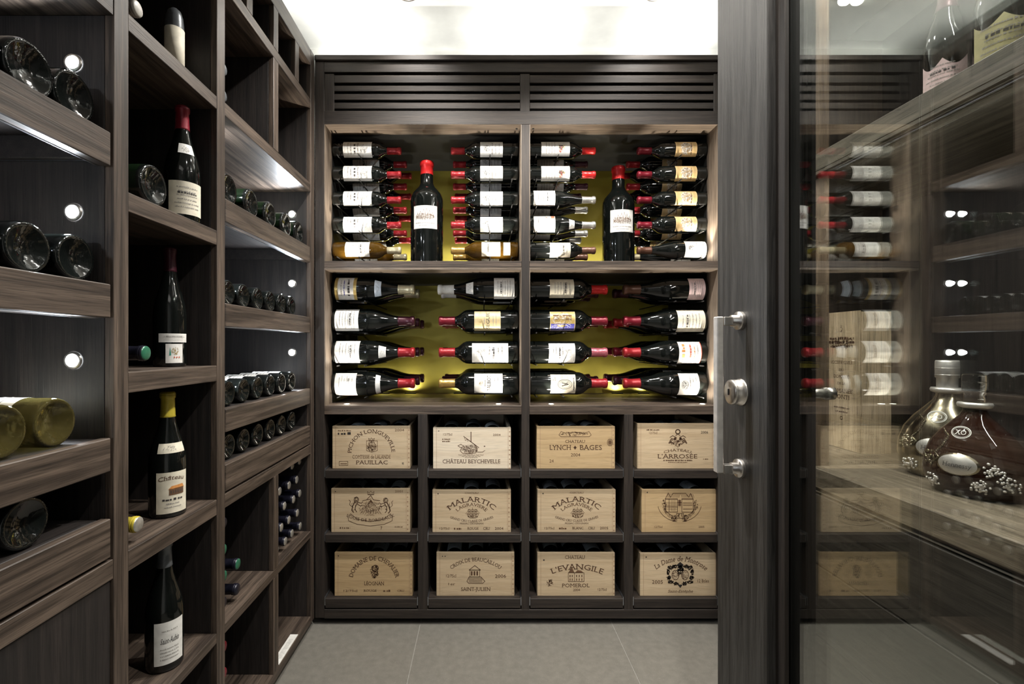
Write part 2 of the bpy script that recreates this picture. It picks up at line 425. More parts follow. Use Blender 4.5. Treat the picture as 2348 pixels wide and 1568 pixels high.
def body_mesh(shape, glass, n=28):
    key = (shape, glass.name)
    if key not in _bm:
        fn, R, H, _ = PROF[shape]; P = fn(R, H); mb = MB()
        mb.lathe(P, n, mifn=lambda k: 1 if k < 5 else 0)
        # knurl beads round the base rim
        nb = 40
        for i in range(nb):
            a = 2*PI*i/nb; r = .90*R; c = (r*math.sin(a), -r*math.cos(a), .0008); q = .0016
            b = len(mb.v)
            for d in ((q, 0, 0), (0, q, 0), (-q, 0, 0), (0, -q, 0), (0, 0, -q)): mb.v.append((c[0]+d[0], c[1]+d[1], c[2]+d[2]))
            for t in ((1, 0, 4), (2, 1, 4), (3, 2, 4), (0, 3, 4)): mb.face([b+j for j in t], 1, True)
        _bm[key] = mb.mesh('glass_body', [glass, BASEM if glass in (GL_DK, GL_GR) else glass])
    return _bm[key]
def cap_mesh(shape, capk, z0f=0.795, endk=None):
    key = ('cap', shape, capk, z0f, endk)
    if key not in _bm:
        fn, R, H, _ = PROF[shape]; P = fn(R, H); z0 = z0f*H; e = .0007
        Q = [(rad_at(P, z0)+e*.2, z0), (rad_at(P, z0)+e, z0+.0005)]+[(r+e, z) for r, z in P if z > z0 and r > 0]+[(P[-2][0]*.85, H+e), (0, H+e)]
        mb = MB(); mb.lathe(Q, 20, mifn=lambda k: 1 if k >= len(Q)-3 else 0)
        # pressed rings on the foil
        for f in (.86, .93):
            z = z0+(H-z0)*f; r = rad_at(P, z)+e
            mb.lathe([(r, z-.0012), (r+.0007, z), (r, z+.0012)], 20)
        _bm[key] = mb.mesh('capsule', [CAPS[capk], CAPS[endk or capk]])
    return _bm[key]
def band_mesh(key, shape, z0, z1, half, bg, art, top=None):
    """label from z0 to z1 spanning +-half degrees round local -Y"""
    if key in _bm: return _bm[key]
    fn, R, H, _ = PROF[shape]; P = fn(R, H); e = .0006; mb = MB(); nu, nv = 16, 6; ha = math.radians(half)
    Rm = rad_at(P, (z0+z1)/2); rows = []
    for j in range(nv+1):
        row = []
        for i in range(nu+1):
            u = -1+2*i/nu; zt = z1-(top(u) if top else 0); z = z0+(zt-z0)*j/nv; a = u*ha; r = rad_at(P, z)+e
            row.append(len(mb.v)); mb.v.append((r*math.sin(a), -r*math.cos(a), z))
        rows.append(row)
    for j in range(nv):
        for i in range(nu): mb.face([rows[j][i], rows[j][i+1], rows[j+1][i+1], rows[j+1][i]], 0, True)
    W = 2*Rm*ha; L = z1-z0; pr = Print()
    if art: art(pr, W, L)
    pr.strips(Rm*.16)
    def fn2(x, y):
        a = x/Rm; z = z0+y; r = rad_at(P, z)+e+.0006; return (r*math.sin(a), -r*math.cos(a), z)
    pr.to_mb(mb, fn2, 1)
    _bm[key] = mb.mesh('paper_label', [PAPER[bg]]+pr.mats); return _bm[key]
# label artwork: x across (-W/2..W/2), y up (0..L)
def art_classic(p, W, L):
    p.line([(-W*.42, L*.05), (W*.42, L*.05), (W*.42, L*.95), (-W*.42, L*.95)], .0006, 'grey', True)
    p.etch(0, L*.74, W*.22, L*.14, 46, .0007, 'grey')
    p.scrib(0, L*.50, W*.62, L*.05, 'grey'); p.scrib(0, L*.38, W*.5, L*.07, 'ink')
    p.scrib(0, L*.26, W*.6, L*.035, 'grey'); p.scrib(0, L*.16, W*.7, L*.03, 'grey')
def art_crest(p, W, L):
    p.etch(0, L*.72, W*.16, L*.16, 60, .0008, 'ink'); p.ring(0, L*.72, W*.17, L*.17, .0008, 'grey')
    p.scrib(0, L*.44, W*.66, L*.06, 'grey'); p.scrib(0, L*.30, W*.5, L*.04, 'grey'); p.scrib(0, L*.15, W*.6, L*.035, 'grey')
def art_side(p, W, L):
    p.poly([(-W*.12, L*.62), (W*.04, L*.60), (W*.10, L*.70), (-W*.02, L*.80), (-W*.14, L*.74)], 'ink')
    p.etch(W*.06, L*.72, W*.2, L*.13, 40, .0008, 'redink'); p.etch(0, L*.72, W*.25, L*.14, 30, .0007, 'goldink')
    for t in (.16, .26, .36, .46): p.scrib(0, L*t, W*.66, L*.03, 'grey')
def art_lines(p, W, L):
    for t in (.2, .32, .44, .56, .68, .80): p.scrib(0, L*t, W*random.uniform(.45, .75), L*.035, 'grey')
    p.scrib(0, L*.62, W*.5, L*.06, 'ink')
def art_castle(p, W, L):
    p.line([(-W*.46, L*.03), (W*.46, L*.03), (W*.46, L*.97), (-W*.46, L*.97)], .0007, 'grey', True)
    for x, h in ((-.3, .22), (-.18, .30), (-.05, .38), (.06, .42), (.17, .33), (.29, .25)):
        p.line([(W*(x-.04), L*.45), (W*(x-.04), L*(.45+h*.6)), (W*x, L*(.45+h)), (W*(x+.04), L*(.45+h*.6)), (W*(x+.04), L*.45)], .0012, 'brandlt')
        p.line([(W*x, L*(.45+h)), (W*x, L*(.45+h+.06))], .0008, 'brandlt')
    p.etch(0, L*.52, W*.38, L*.14, 170, .0009, 'brandlt'); p.etch(0, L*.42, W*.42, L*.07, 90, .0009, 'grey')
    p.scrib(0, L*.22, W*.78, L*.05, 'grey'); p.scrib(0, L*.12, W*.5, L*.03, 'grey')
def art_ornate(p, W, L):
    for t in (.08, .14, .86, .92): p.line([(-W*.48, L*t), (W*.48, L*t)], .0014, 'goldink')
    p.etch(0, L*.52, W*.36, L*.24, 120, .001, 'whiteink'); p.etch(0, L*.5, W*.3, L*.2, 90, .0009, 'brand')
    p.scrib(0, L*.25, W*.7, L*.05, 'brand')
def art_goldedge(p, W, L):
    p.rect(-W/2, 0, W/2, L*.14, 'goldink'); p.rect(-W/2, L*.86, W/2, L, 'goldink')
    p.scrib(0, L*.60, W*.7, L*.10, 'ink'); p.scrib(0, L*.42, W*.6, L*.05, 'blueink'); p.scrib(0, L*.28, W*.6, L*.06, 'grey')
def art_bluegold(p, W, L):
    p.rect(-W*.46, L*.03, W*.1, L*.97, 'goldink'); p.rect(W*.1, L*.03, W*.46, L*.97, 'blueink')
    p.rect(-W*.30, L*.12, -W*.06, L*.86, 'brandlt'); p.disc(W*.06, L*.45, W*.2, L*.22, 'goldink'); p.etch(0, L*.45, W*.4, L*.4, 90, .001, 'whiteink')
def art_redtext(p, W, L):
    p.scrib(0, L*.74, W*.75, L*.14, 'orange'); p.scrib(0, L*.46, W*.7, L*.09, 'redink'); p.scrib(0, L*.30, W*.5, L*.05, 'orange')
    p.scrib(0, L*.16, W*.6, L*.04, 'grey'); p.rect(-W*.48, 0, W*.48, L*.03, 'redink')
def art_redtop(p, W, L):
    p.rect(-W*.48, L*.80, -W*.30, L*.98, 'redink'); p.scrib(-W*.36, L*.55, W*.12, L*.12, 'redink')
    for t in (.2, .34, .48, .62): p.scrib(0, L*t, W*.6, L*.03, 'grey')
def art_name(word, sub=True, ink='ink'):
    def f(p, W, L):
        p.line([(-W*.45, L*.04), (W*.45, L*.04), (W*.45, L*.96), (-W*.45, L*.96)], .0007, 'grey', True)
        p.etch(0, L*.76, W*.09, L*.07, 24, .0009, 'goldink')
        p.text(word, 0, L*.42, L*.13, W*.74, ink)
        if sub: p.scrib(0, L*.60, W*.3, L*.035, 'grey'); p.scrib(0, L*.27, W*.5, L*.03, 'grey'); p.scrib(0, L*.16, W*.62, L*.025, 'grey')
    return f
def art_roundel(p, W, L):
    p.ring(0, L*.56, W*.22, L*.28, .0016, 'ink', n=36); p.ring(0, L*.56, W*.17, L*.21, .0008, 'ink')
    p.line([(-W*.07, L*.44), (0, L*.70), (W*.07, L*.44)], .0028, 'ink'); p.line([(-W*.1, L*.68), (W*.1, L*.46)], .0016, 'ink')
    p.scrib(0, L*.16, W*.7, L*.04, 'grey'); p.scrib(0, L*.08, W*.5, L*.03, 'grey'); p.scrib(0, L*.90, W*.6, L*.05, 'ink')
def art_tag(p, W, L): p.etch(0, L*.5, W*.3, L*.3, 22, .0008, 'grey')
def art_script(word):
    def f(p, W, L):
        p.text(word, 0, L*.50, L*.13, W*.60, 'ink', .3)
        for t in (.12, .2, .28, .36): p.scrib(0, L*t, W*.6, L*.025, 'grey')
        p.scrib(0, L*.78, W*.5, L*.03, 'grey')
    return f
def art_house(p, W, L):
    p.arc('Château', -W*.05, -L*.20, L*1.02, L*.10, 106, 74, 'brand', slant=.2)
    p.rect(-W*.12, L*.44, W*.34, L*.60, 'brandlt'); p.poly([(-W*.15, L*.58), (W*.37, L*.58), (W*.30, L*.68), (-W*.05, L*.66)], 'orange')
    for i in range(6): p.rect(-W*.08+i*W*.07, L*.48, -W*.05+i*W*.07, L*.55, 'ink')
    p.scrib(0, L*.31, W*.62, L*.055, 'ink'); p.scrib(0, L*.22, W*.4, L*.03, 'grey'); p.scrib(0, L*.14, W*.5, L*.025, 'grey')
def art_trees(p, W, L):
    p.poly([(-W*.30, L*.40), (-W*.20, L*.40), (-W*.25, L*.86)], 'greenink')
    p.etch(W*.05, L*.62, W*.22, L*.2, 30, .0008, 'goldink')
    for x in (-.02, .12, .26): p.disc(W*x, L*.30, W*.04, L*.045, 'redink', 8)
ARTS = dict(classic=art_classic, crest=art_crest, side=art_side, lines=art_lines, castle=art_castle, ornate=art_ornate, goldedge=art_goldedge,
            bluegold=art_bluegold, redtext=art_redtext, redtop=art_redtop, roundel=art_roundel, tag=art_tag, house=art_house, trees=art_trees,
            segur=art_name('SEGUR'), talbot=art_name('TALBOT'), saint=art_script('Saint-Aubin'), blank=None)

def rot_place(axis, face, loc):
    """matrix whose local +Z (towards the neck) is axis and whose local -Y (label side) is face"""
    z = Vector(axis).normalized(); y = -Vector(face); y = (y-z*y.dot(z)).normalized(); x = y.cross(z)
    M = Matrix((x, y, z)).transposed().to_4x4(); M.translation = Vector(loc); return M
def bottle(shape, loc, axis, face, label, glass=None, capk='red', labels=(), group=None, name='wine_bottle', capz=0.795, endk=None, cat='bottle', capname='capsule'):
    glass = glass or GL_DK
    r = thing(name, label, cat, group=group, mat=rot_place(axis, face, loc))
    link('glass_body', body_mesh(shape, glass), r)
    if capk: link(capname, cap_mesh(shape, capk, capz, endk), r)
    for (z0, z1, half, bg, art) in labels:
        top = None
        if bg.endswith('^'): bg = bg[:-1]; top = lambda u: .020*abs(math.sin(PI*u))
        nm = 'neck_tag' if z1-z0 < .05 else 'paper_label'
        link(nm, band_mesh((shape, z0, z1, half, bg, art, top is not None), shape, z0, z1, half, bg, ARTS[art], top), r)
    return r

# ---------------------------------------------------------------- room shell
fl = structure('floor', 'grey stone tile floor with thin pale joints')
pbox('grout', fl, plain('grout', (0.34, 0.33, 0.30), 0.8), -1.35, 1.75, -1.5, 2.75, -0.03, -0.0015, c=0)
STONE = plain('grey_stone', (0.185, 0.175, 0.152), 0.42, bscale=35, bump=0.2)
# speckle for the stone
_nt = STONE.node_tree; _bb = _nt.nodes['Principled BSDF']; _v = _nt.nodes.new('ShaderNodeTexNoise'); _v.inputs['Scale'].default_value = 260; _v.inputs['Detail'].default_value = 4
_tc = [n for n in _nt.nodes if n.type == 'TEX_COORD'][0]; _nt.links.new(_tc.outputs['Object'], _v.inputs['Vector'])
_r = _nt.nodes.new('ShaderNodeValToRGB'); _r.color_ramp.elements[0].position = .60; _r.color_ramp.elements[1].position = .74
_r.color_ramp.elements[0].color = (0, 0, 0, 1); _r.color_ramp.elements[1].color = (1, 1, 1, 1); _nt.links.new(_v.outputs['Fac'], _r.inputs['Fac'])
_m = _nt.nodes.new('ShaderNodeMix'); _m.data_type = 'RGBA'; _m.inputs[7].default_value = (0.27, 0.26, 0.235, 1)
_src = _bb.inputs['Base Color'].links[0].from_socket; _nt.links.new(_r.outputs[0], _m.inputs[0]); _nt.links.new(_src, _m.inputs[6]); _nt.links.new(_m.outputs[2], _bb.inputs['Base Color'])
xs = [-1.35, -1.083, -0.263, 0.556, 1.376, 1.75]; ys = [-1.5, -0.86, -0.04, 0.78, 1.60, 2.42, 2.75]
for i in range(5):
    for j in range(6):
        g = .0013; pbox('tile', fl, STONE, xs[i]+g, xs[i+1]-g, ys[j]+g, ys[j+1]-g, -.02, 0, c=.0006)
ce = structure('ceiling', 'bright white plaster ceiling'); pbox('plaster_board', ce, PLAST, -1.35, 1.75, -1.5, 2.75, CEIL, CEIL+.08, c=0)
for nm, b in (('wall_left', (-1.35, -1.28, -1.5, 2.75, 0, CEIL)), ('wall_right', (1.68, 1.75, -1.5, 2.75, 0, CEIL)),
              ('wall_back', (-1.28, 1.68, 2.66, 2.75, 0, CEIL)), ('wall_front', (-1.28, 1.68, -1.5, -1.43, 0, CEIL))):
    mb = MB(); mb.box(*b, c=0); o = part(nm, mb, PLAST if nm in ('wall_back', 'wall_front') else WALLM, None); o['kind'] = 'structure'
mb = MB(); mb.box(-1.28, 1.68, 2.304, 2.34, 2.566, CEIL, c=.001); mb.box(-1.28, 1.68, 2.34, 2.66, 2.566, 2.58, c=0)
o = part('trim_1', mb, PLAST, None); o['kind'] = 'structure'
# downlights in the ceiling
for i, (x, y) in enumerate(DOWN):
    nm = ['left of the two round ceiling downlights in view, above the back cabinet', 'right of the two round ceiling downlights in view, above the back cabinet',
          'nearer left ceiling downlight, above the frame', 'nearer right ceiling downlight, above the frame', 'ceiling downlight nearest the doorway, above the frame'][i]
    t = thing('ceiling_downlight', nm, 'light', (x, y, CEIL), group='ceiling downlights')
    mb = MB(); mb.lathe([(.030, -.002), (.034, -.008), (.042, -.008), (.044, -.001), (.044, 0)], 32, o=(x, y, CEIL)); part('bezel', mb, CHROME, t)
    mb = MB(); mb.lathe([(0, -.004), (.030, -.004), (.031, 0)], 24, o=(x, y, CEIL)); part('lens', mb, LAMPM, t)
for k, (lst, w) in enumerate(((UPS, 'back cabinet'), (UPS_L, 'left wine racks'), (UPS_R, 'right wine rack'))):
    for i, (x, y) in enumerate(lst):  # unseen lamp bodies for the added uplights
        t = thing('cabinet_uplight', ('nearest', 'middle', 'farthest')[i]+' small round uplight standing on top of the '+w if k else ('left', 'middle', 'right')[i]+' small round uplight standing on top of the '+w, 'light', (x, y, 2.417), group='uplights on top of the '+w)
        mb = MB(); mb.lathe([(0, 0), (.03, 0), (.03, .015), (.022, .02), (.018, .02), (.018, .017), (0, .017)], 20, o=(x, y, 2.417)); part('lamp_body', mb, BLACK, t)

# ---------------------------------------------------------------- back cabinet
YF, YB = 2.054, 2.62
bc = thing('wine_cabinet', 'dark oak wine cabinet filling the back wall, with louvres, olive niches and crate cubbies', 'cabinet', (0.168, 2.34, 0))
def cab(name, mats, *b, c=.0012, label=None): return pbox(name, bc, mats, *b, c=c, label=label)
# (z from pixel row at the cabinet front)
zf = lambda py: EYE+(792-py)*YF/F
xf = lambda px: (px-1105)*YF/F
cab('side_panel', EBO['z'], -.709, -.67, YF, YB, 0.03, 2.417); cab('side_panel', EBO['z'], 1.005, 1.048, YF, YB, 0.03, 2.417)
cab('centre_post', EBO['z'], .1685, .2020, YF, YB-.015, .0655, zf(285))
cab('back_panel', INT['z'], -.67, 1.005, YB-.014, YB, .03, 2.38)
cab('crown', EBO['x'], -.709, 1.048, YF-.010, YF+.03, 2.393, 2.417, c=.003)
cab('top_board', EBO['x'], -.67, 1.005, YF+.03, YB, 2.395, 2.413)
cab('rail', EBO['x'], -.67, 1.005, YF, YF+.022, 2.348, 2.392)
cab('rail', EBO['x'], -.67, 1.005, YF, YF+.022, zf(285), zf(254))
cab('grille_backing', BLACK, -.67, 1.005, YF+.12, YF+.125, 2.14, 2.393, c=0)  # black sheet standing in for the dark void behind the slats
for a, b in ((170, 188), (194.5, 207.5), (213.5, 227.5), (233.5, 247.5)):
    for x0, x1 in ((xf(765), xf(1193)), (xf(1215), xf(1638))):
        cab('slat', EBO['x'], x0, x1, YF+.006, YF+.013, zf(b), zf(a), c=.0015)
for x0, x1 in ((-.67, xf(765)), (xf(1193), xf(1215)), (xf(1638), 1.005)): cab('grille_stile', EBO['z'], x0, x1, YF+.005, YF+.023, zf(254), 2.344)
# niches: soffits, floors, side linings, olive backs
LITOAK = wood('warm_oak', (0.13, 0.10, 0.075), (0.26, 0.205, 0.155), 'x', bump=.3); LITOAKV = wood('warm_oak_upright', (0.12, 0.092, 0.07), (0.24, 0.19, 0.145), 'z', bump=.3)  # lighter oak copies: the lamp glow is put into the colour
Z = dict(n1t=2.126, n1b=1.546, n2t=1.509, n2b=.9315)
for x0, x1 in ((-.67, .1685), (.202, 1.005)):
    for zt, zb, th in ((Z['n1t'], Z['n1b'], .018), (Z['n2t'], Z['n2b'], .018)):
        cab('soffit', LITOAK, x0, x1, YF+.001, YF+.100, zt, zt+.010, c=0); cab('inner_soffit', BLACK, x0, x1, YF+.1005, YB-.02, zt-.001, zt+.010, c=0)  # rear soffit is black: shade put into the colour
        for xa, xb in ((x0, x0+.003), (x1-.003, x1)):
            cab('lining', LITOAKV, xa, xb, YF+.001, YF+.100, zb, zt, c=0); cab('inner_lining', BLACK, xa, xb, YF+.1005, YB-.02, zb, zt, c=0)  # rear lining blackened to paint in the shade
        cab('olive_back_panel', GREEN, x0+.003, x1-.003, YB-.020, YB-.0145, zb, zt, c=0, label='olive green painted back panel')
    cab('shelf', OAK['x'], x0, x1, YF, YB-.02, Z['n2t']+.010, Z['n1b'])
    cab('shelf', OAK['x'], x0, x1, YF, YB-.02, .894, Z['n2b'])
# crate cubbies
cx = [(-.67, -.272), (-.2315, .1685), (.2020, .6040), (.6426, 1.005)]
for x0, x1 in ((-.272, -.2315), (.6040, .6426)): cab('divider', EBO['z'], x0, x1, YF, YB-.014, .0655, .894)
SH = [.6574, .3845, .111]
for k, z in enumerate(SH):
    for x0, x1 in cx:
        cab('tray', EBO['x'], x0+.004, x1-.004, YF+.001, YB-.02, z-(.035 if k < 2 else .040), z)
        for xx in ((x0+.0008, x0+.0032), (x1-.0032, x1-.0008)): cab('tray_runner', ALU, xx[0], xx[1], YF+.004, YB-.04, z-.030, z+.006, c=0)
cab('base_rail', EBO['x'], -.67, 1.005, YF, YF+.025, .027, .0655); cab('bottom_board', EBO['x'], -.67, 1.005, YF+.025, YB-.014, .045, .0640)
cab('plinth', BLACK, -.70, 1.04, YF+.045, YF+.06, 0, .027, c=0); cab('plinth', BLACK, -.70, 1.04, YB-.06, YB-.045, 0, .045, c=0)
# niche uplights
LEDX = (-.588, .073, .3015, .960)
for zb in (Z['n2b'], Z['n1b']):
    for x in LEDX:
        mb = MB(); mb.lathe([(0, .0015), (.010, .0015), (.0105, .001)], 20, o=(x, 2.105, zb)); part('led_spot', mb, LEDW, bc, 'small round white uplight')
        mb = MB(); mb.lathe([(.0105, .001), (.014, .0022), (.016, .0005)], 20, o=(x, 2.105, zb)); part('led_rim', mb, CHROME, bc)
        spot((x, 2.105, zb+.006), (0, .02, 1), 16.0, 54, .45, .006, WARM); spot((x, 2.105, zb+.006), (0, .3, 1), 1.2, 150, .8, .006, WARM)
# hidden lamps added on the niche floors to brighten the olive panels
for zb, en in ((Z['n2b'], 1.3), (Z['n1b'], 2.2)):
    for x in (-.52, -.38, -.12, .02, .34, .48, .72, .86):
        spot((x, 2.572, zb+.012), (0, .06, 1), en, 170, .6, .006, (1.0, .93, .78))
        mb = MB(); mb.box(x-.03, x+.03, 2.566, 2.578, zb, zb+.006, c=.001); part('wash_lamp', mb, BLACK, bc)
for x in (.150, .222):
    mb = MB(); mb.lathe([(0, -.003), (.004, -.003), (.005, 0)], 12, o=(x, YF+.04, Z['n1t'])); part('screw_cap', mb, BLACK, bc)

# crate and bottle orientation names
ROW5 = ['top', 'second', 'third', 'fourth', 'bottom']; ROW4 = ['top', 'second', 'third', 'bottom']
DEEP = [2.172, 2.335, 2.490]; DEEP2 = [2.182, 2.355, 2.530]
peg_mb = MB(); peg_mb.lathe([(0, 0), (.0022, .0), (.0026, .0005), (.0026, .49), (0, .49)], 8, 'y')
PEG = peg_mb.mesh('peg', BLACK)
def stack(nx, side, rows, zc, deep, names, where):
    """one stack of bottles lying crosswise on pegs; side +1: base at the left wall of the niche, neck pointing right"""
    wall = nx+.004 if side > 0 else nx-.004
    for r, spec in enumerate(rows):
        if spec is None: continue
        shape, glass, capk, labels, desc, n, dcap = spec
        R, H = PROF[shape][1], PROF[shape][2]
        for d in range(n):
            front = d == 0
            dz = random.uniform(-.0005, .0005)
            lab = f"{desc}, front of the {names[r]} row, {where}" if front else f"{CAPN[dcap]} bottle, {'middle' if d == 1 else 'rearmost'} of the {names[r]} row, {where}"
            if d == 2 and n == 3 and False: pass
            bottle(shape, (wall, deep[d], zc[r]), (side, 0, 0), (0, -1, random.uniform(-.12, .10)), lab, glass, capk if front else dcap, labels if front else labels[:1], group=f"bottles in the {where}")
        for xo, rr in ((.03, R), (H*.42, R)):
            o = link('peg', PEG, bc); o.location = Vector((wall+side*xo, YB-.02-.49, zc[r]-rr-.0028))-bc.location
CAPN = {'red': 'red-capsuled', 'dark': 'dark-capsuled', 'pale': 'pale-capsuled', 'gold': 'gold-capsuled', 'silver': 'silver-capsuled', 'brown': 'brown-capsuled', 'wine': 'burgundy-capsuled', 'white': 'white-capsuled'}
z5 = [2.060, 1.953, 1.8395, 1.727, 1.6136]; z4 = [1.4386, 1.297, 1.1555, 1.0165]
CL = lambda *l: l
W1 = [(.049, .175, 62, 'white', 'classic')]
stack(-.667, 1, [('bdx', GL_DK, 'red', W1, 'white-labelled bottle', 3, 'red')]*4+[('bdx', GL_AM, 'pale', [(.058, .165, 60, 'white', 'lines')], 'sweet wine bottle with pale foil', 2, 'pale')], z5, DEEP, ROW5, 'left stack, upper left niche')
W2 = [(.069, .169, 60, 'white', 'crest')]
stack(.1655, -1, [('bdx', GL_DK, 'red', W2, 'white-labelled bottle', 3, 'red')]*4+[('bdx', GL_AM, 'gold', [(.080, .163, 58, 'cream', 'lines'), (.036, .066, 50, 'cream', 'tag')], 'gold-foiled sweet wine bottle', 2, 'gold')], z5, DEEP, ROW5, 'right stack, upper left niche')
W3 = [(.054, .180, 60, 'white', 'side')]
stack(.205, 1, [('bdx', GL_DK, 'bright', W3, 'red-foiled bottle', 2, 'dark'), ('bdx', GL_DK, 'bright', W3, 'red-foiled bottle', 3, 'dark'),
                ('bgy', GL_DK, 'silver', [(.020, .115, 58, 'white', 'lines')], 'silver-foiled bottle', 2, 'silver'),
                ('bgy', GL_DK, 'silver', [(.020, .115, 58, 'white', 'redtop'), (.178, .203, 45, 'white', 'tag')], 'neck-tagged silver-foiled bottle', 3, 'silver'),
                ('bdx', GL_DK, 'brown', [(.092, .183, 58, 'cream', 'lines')], 'brown-foiled bottle', 2, 'brown')], z5, DEEP, ROW5, 'left stack, upper right niche')
W4 = [(.047, .141, 60, 'tan', 'ornate')]
stack(1.002, -1, [('bdx', GL_DK, 'wine', W4, 'ornate gold-labelled bottle', 3, 'red')]*4+[('bgy', GL_DK, 'brown', [(.006, .100, 60, 'white', 'crest')], 'broad white-labelled bottle', 2, 'pale')], z5, DEEP, ROW5, 'right stack, upper right niche')
stack(-.667, 1, [('mbgy', GL_DK, 'pale', [(.014, .110, 62, 'white', 'goldedge'), (.188, .216, 48, 'greyblue', 'tag')], 'gold-edged label magnum', 2, 'pale'),
                 ('mbgy', GL_DK, 'dark', [(.014, .118, 60, 'white', 'lines')], 'purple-foiled magnum', 3, 'dark'),
                 ('mbgy', GL_DK, 'red', [(.014, .122, 62, 'white', 'lines'), (.205, .236, 38, 'white', 'tag')], 'red-foiled magnum', 3, 'dark'),
                 ('mbgy', GL_DK, 'red', [(.014, .108, 64, 'white', 'lines'), (.192, .212, 60, 'white', 'blank')], 'narrow-collared red-foiled magnum', 3, 'dark')], z4, DEEP2, ROW4, 'left stack, lower left niche')
stack(.1655, -1, [('mbgy', GL_DK, 'white', [(.018, .108, 58, 'white', 'lines'), (.2, .232, 36, 'white', 'tag')], 'white-foiled magnum', 2, 'white'),
                  ('mbdx', GL_DK, 'wine', [(.079, .195, 58, 'gold', 'segur')], 'gold-labelled magnum', 3, 'wine'),
                  ('mbdx', GL_DK, 'red', [(.045, .205, 56, 'white', 'classic')], 'long white-labelled magnum', 3, 'wine'),
                  ('mbdx', GL_DK, 'gold', [(.070, .195, 56, 'white', 'talbot')], 'gold-foiled magnum', 3, 'dark')], z4, DEEP2, ROW4, 'right stack, lower left niche')
stack(.205, 1, [('mbdx', GL_DK, 'bright', [(.091, .198, 54, 'cream', 'lines')], 'cream-labelled magnum', 3, 'dark'),
                ('mbdx', GL_DK, 'wine', [(.092, .203, 56, 'gold', 'bluegold')], 'blue and gold-labelled magnum', 3, 'wine'),
                ('mbdx', GL_DK, 'pink', [(.087, .203, 56, 'white', 'classic')], 'pink-foiled magnum', 3, 'wine'),
                ('mbdx', GL_DK, 'red', [(.095, .205, 54, 'cream', 'roundel')], 'roundel-labelled magnum', 3, 'dark')], z4, DEEP2, ROW4, 'left stack, lower right niche')
stack(1.002, -1, [('mbgy', GL_DK, 'brown', [(.014, .085, 58, 'pinkish', 'lines')], 'brown-foiled magnum', 2, 'dark'),
                  ('mbgy', GL_DK, 'wine', [(.014, .135, 60, 'cream', 'lines')], 'cream-labelled magnum', 3, 'red'),
                  ('mbgy', GL_DK, 'red', [(.03, .130, 60, 'white', 'redtext')], 'red-lettered magnum', 3, 'wine'),
                  ('mbgy', GL_DK, 'red', [(.04, .128, 60, 'white', 'crest')], 'white-labelled magnum', 3, 'dark')], z4, DEEP2, ROW4, 'right stack, lower right niche')
bottle('dm', (-.252, 2.215, Z['n1b']), (0, 0, 1), (0, -1, 0), 'large upright red-capped bottle standing in the upper left niche', capk='bright', labels=[(.160, .262, 44, 'white', 'castle')], capz=.87, group='large bottles standing upright in the upper niches', name='large_wine_bottle')
bottle('dm', (.643, 2.28, Z['n1b']), (0, 0, 1), (0, -1, 0), 'large upright red-capped bottle standing in the upper right niche', capk='bright', labels=[(.160, .262, 44, 'white', 'castle')], capz=.87, group='large bottles standing upright in the upper niches', name='large_wine_bottle')

# ---------------------------------------------------------------- crates
U = 2.078/F                                    # metres per pixel at the crate fronts
def crest(p, cx, cy, w, h, k='brand', n=60):
    p.line([(cx-w/2, cy+h/2), (cx+w/2, cy+h/2), (cx+w/2, cy-h*.35), (cx, cy-h/2), (cx-w/2, cy-h*.35)], .9, k, True)
    p.line([(cx, cy+h/2), (cx, cy-h/2)], .7, k); p.line([(cx-w/2, cy+h*.05), (cx+w/2, cy+h*.05)], .7, k)
    p.etch(cx, cy, w*.42, h*.42, n, .7, k, .25)
def crown(p, cx, cy, w, h, k='brand'):
    p.line([(cx-w/2, cy), (cx-w*.55, cy+h), (cx-w*.25, cy+h*.4), (cx, cy+h*1.2), (cx+w*.25, cy+h*.4), (cx+w*.55, cy+h), (cx+w/2, cy)], .8, k, True)
    p.line([(cx-w/2, cy-1.5), (cx+w/2, cy-1.5)], .9, k)
def ship(p, cx, cy, s, k='brandlt'):
    hull = [(-16, 4), (-12, -4), (-6, -8), (8, -8), (14, -4), (17, 5), (8, 1), (-8, 1)]
    p.line([(cx+x*s, cy+y*s) for x, y in hull], .9, k, True)
    for x, h in ((-9, 17), (0, 21), (9, 17)):
        p.line([(cx+x*s, cy), (cx+x*s, cy+h*s)], .8, k)
        for j in (0, 1): p.line([(cx+(x-4)*s, cy+(4+j*7)*s), (cx+(x+4)*s, cy+(4+j*7)*s), (cx+(x+3)*s, cy+(9+j*7)*s), (cx+(x-3)*s, cy+(9+j*7)*s)], .8, k, True)
    p.line([(cx-9*s, cy+17*s), (cx-20*s, cy+3*s)], .6, k); p.line([(cx+9*s, cy+17*s), (cx+20*s, cy+5*s)], .6, k)
    p.etch(cx, cy-3*s, 15*s, 4*s, 40, .7, k, .5)
def lion(p, cx, cy, s, d, k='brand'):
    # rearing supporter: mane, body, legs, tail (d = +1 faces right)
    X = lambda x, y: (cx+d*x*s, cy+y*s)
    p.ring(cx, cy+14*s, 5*s, 5.5*s, 1.1, k, n=12); p.ring(cx, cy+14*s, 3*s, 3.4*s, .7, k, n=10); p.etch(cx, cy+14*s, 5*s, 5*s, 14, .7, k, .4)
    p.line([X(-3, 9), X(-8, 0), X(-10, -9), X(-6, -14)], 2.0*s, k); p.line([X(3, 8), X(-2, 0), X(-3, -8), X(1, -13)], 1.4*s, k)
    p.line([X(3, 8), X(11, 6), X(14, 9)], 1.3*s, k); p.line([X(2, 4), X(9, 0), X(13, 1)], 1.3*s, k); p.line([X(-9, -2), X(-15, 3), X(-13, 10), X(-16, 13)], 1.0*s, k)
    p.etch(cx-d*4*s, cy, 7*s, 10*s, 26, .7, k, .25)
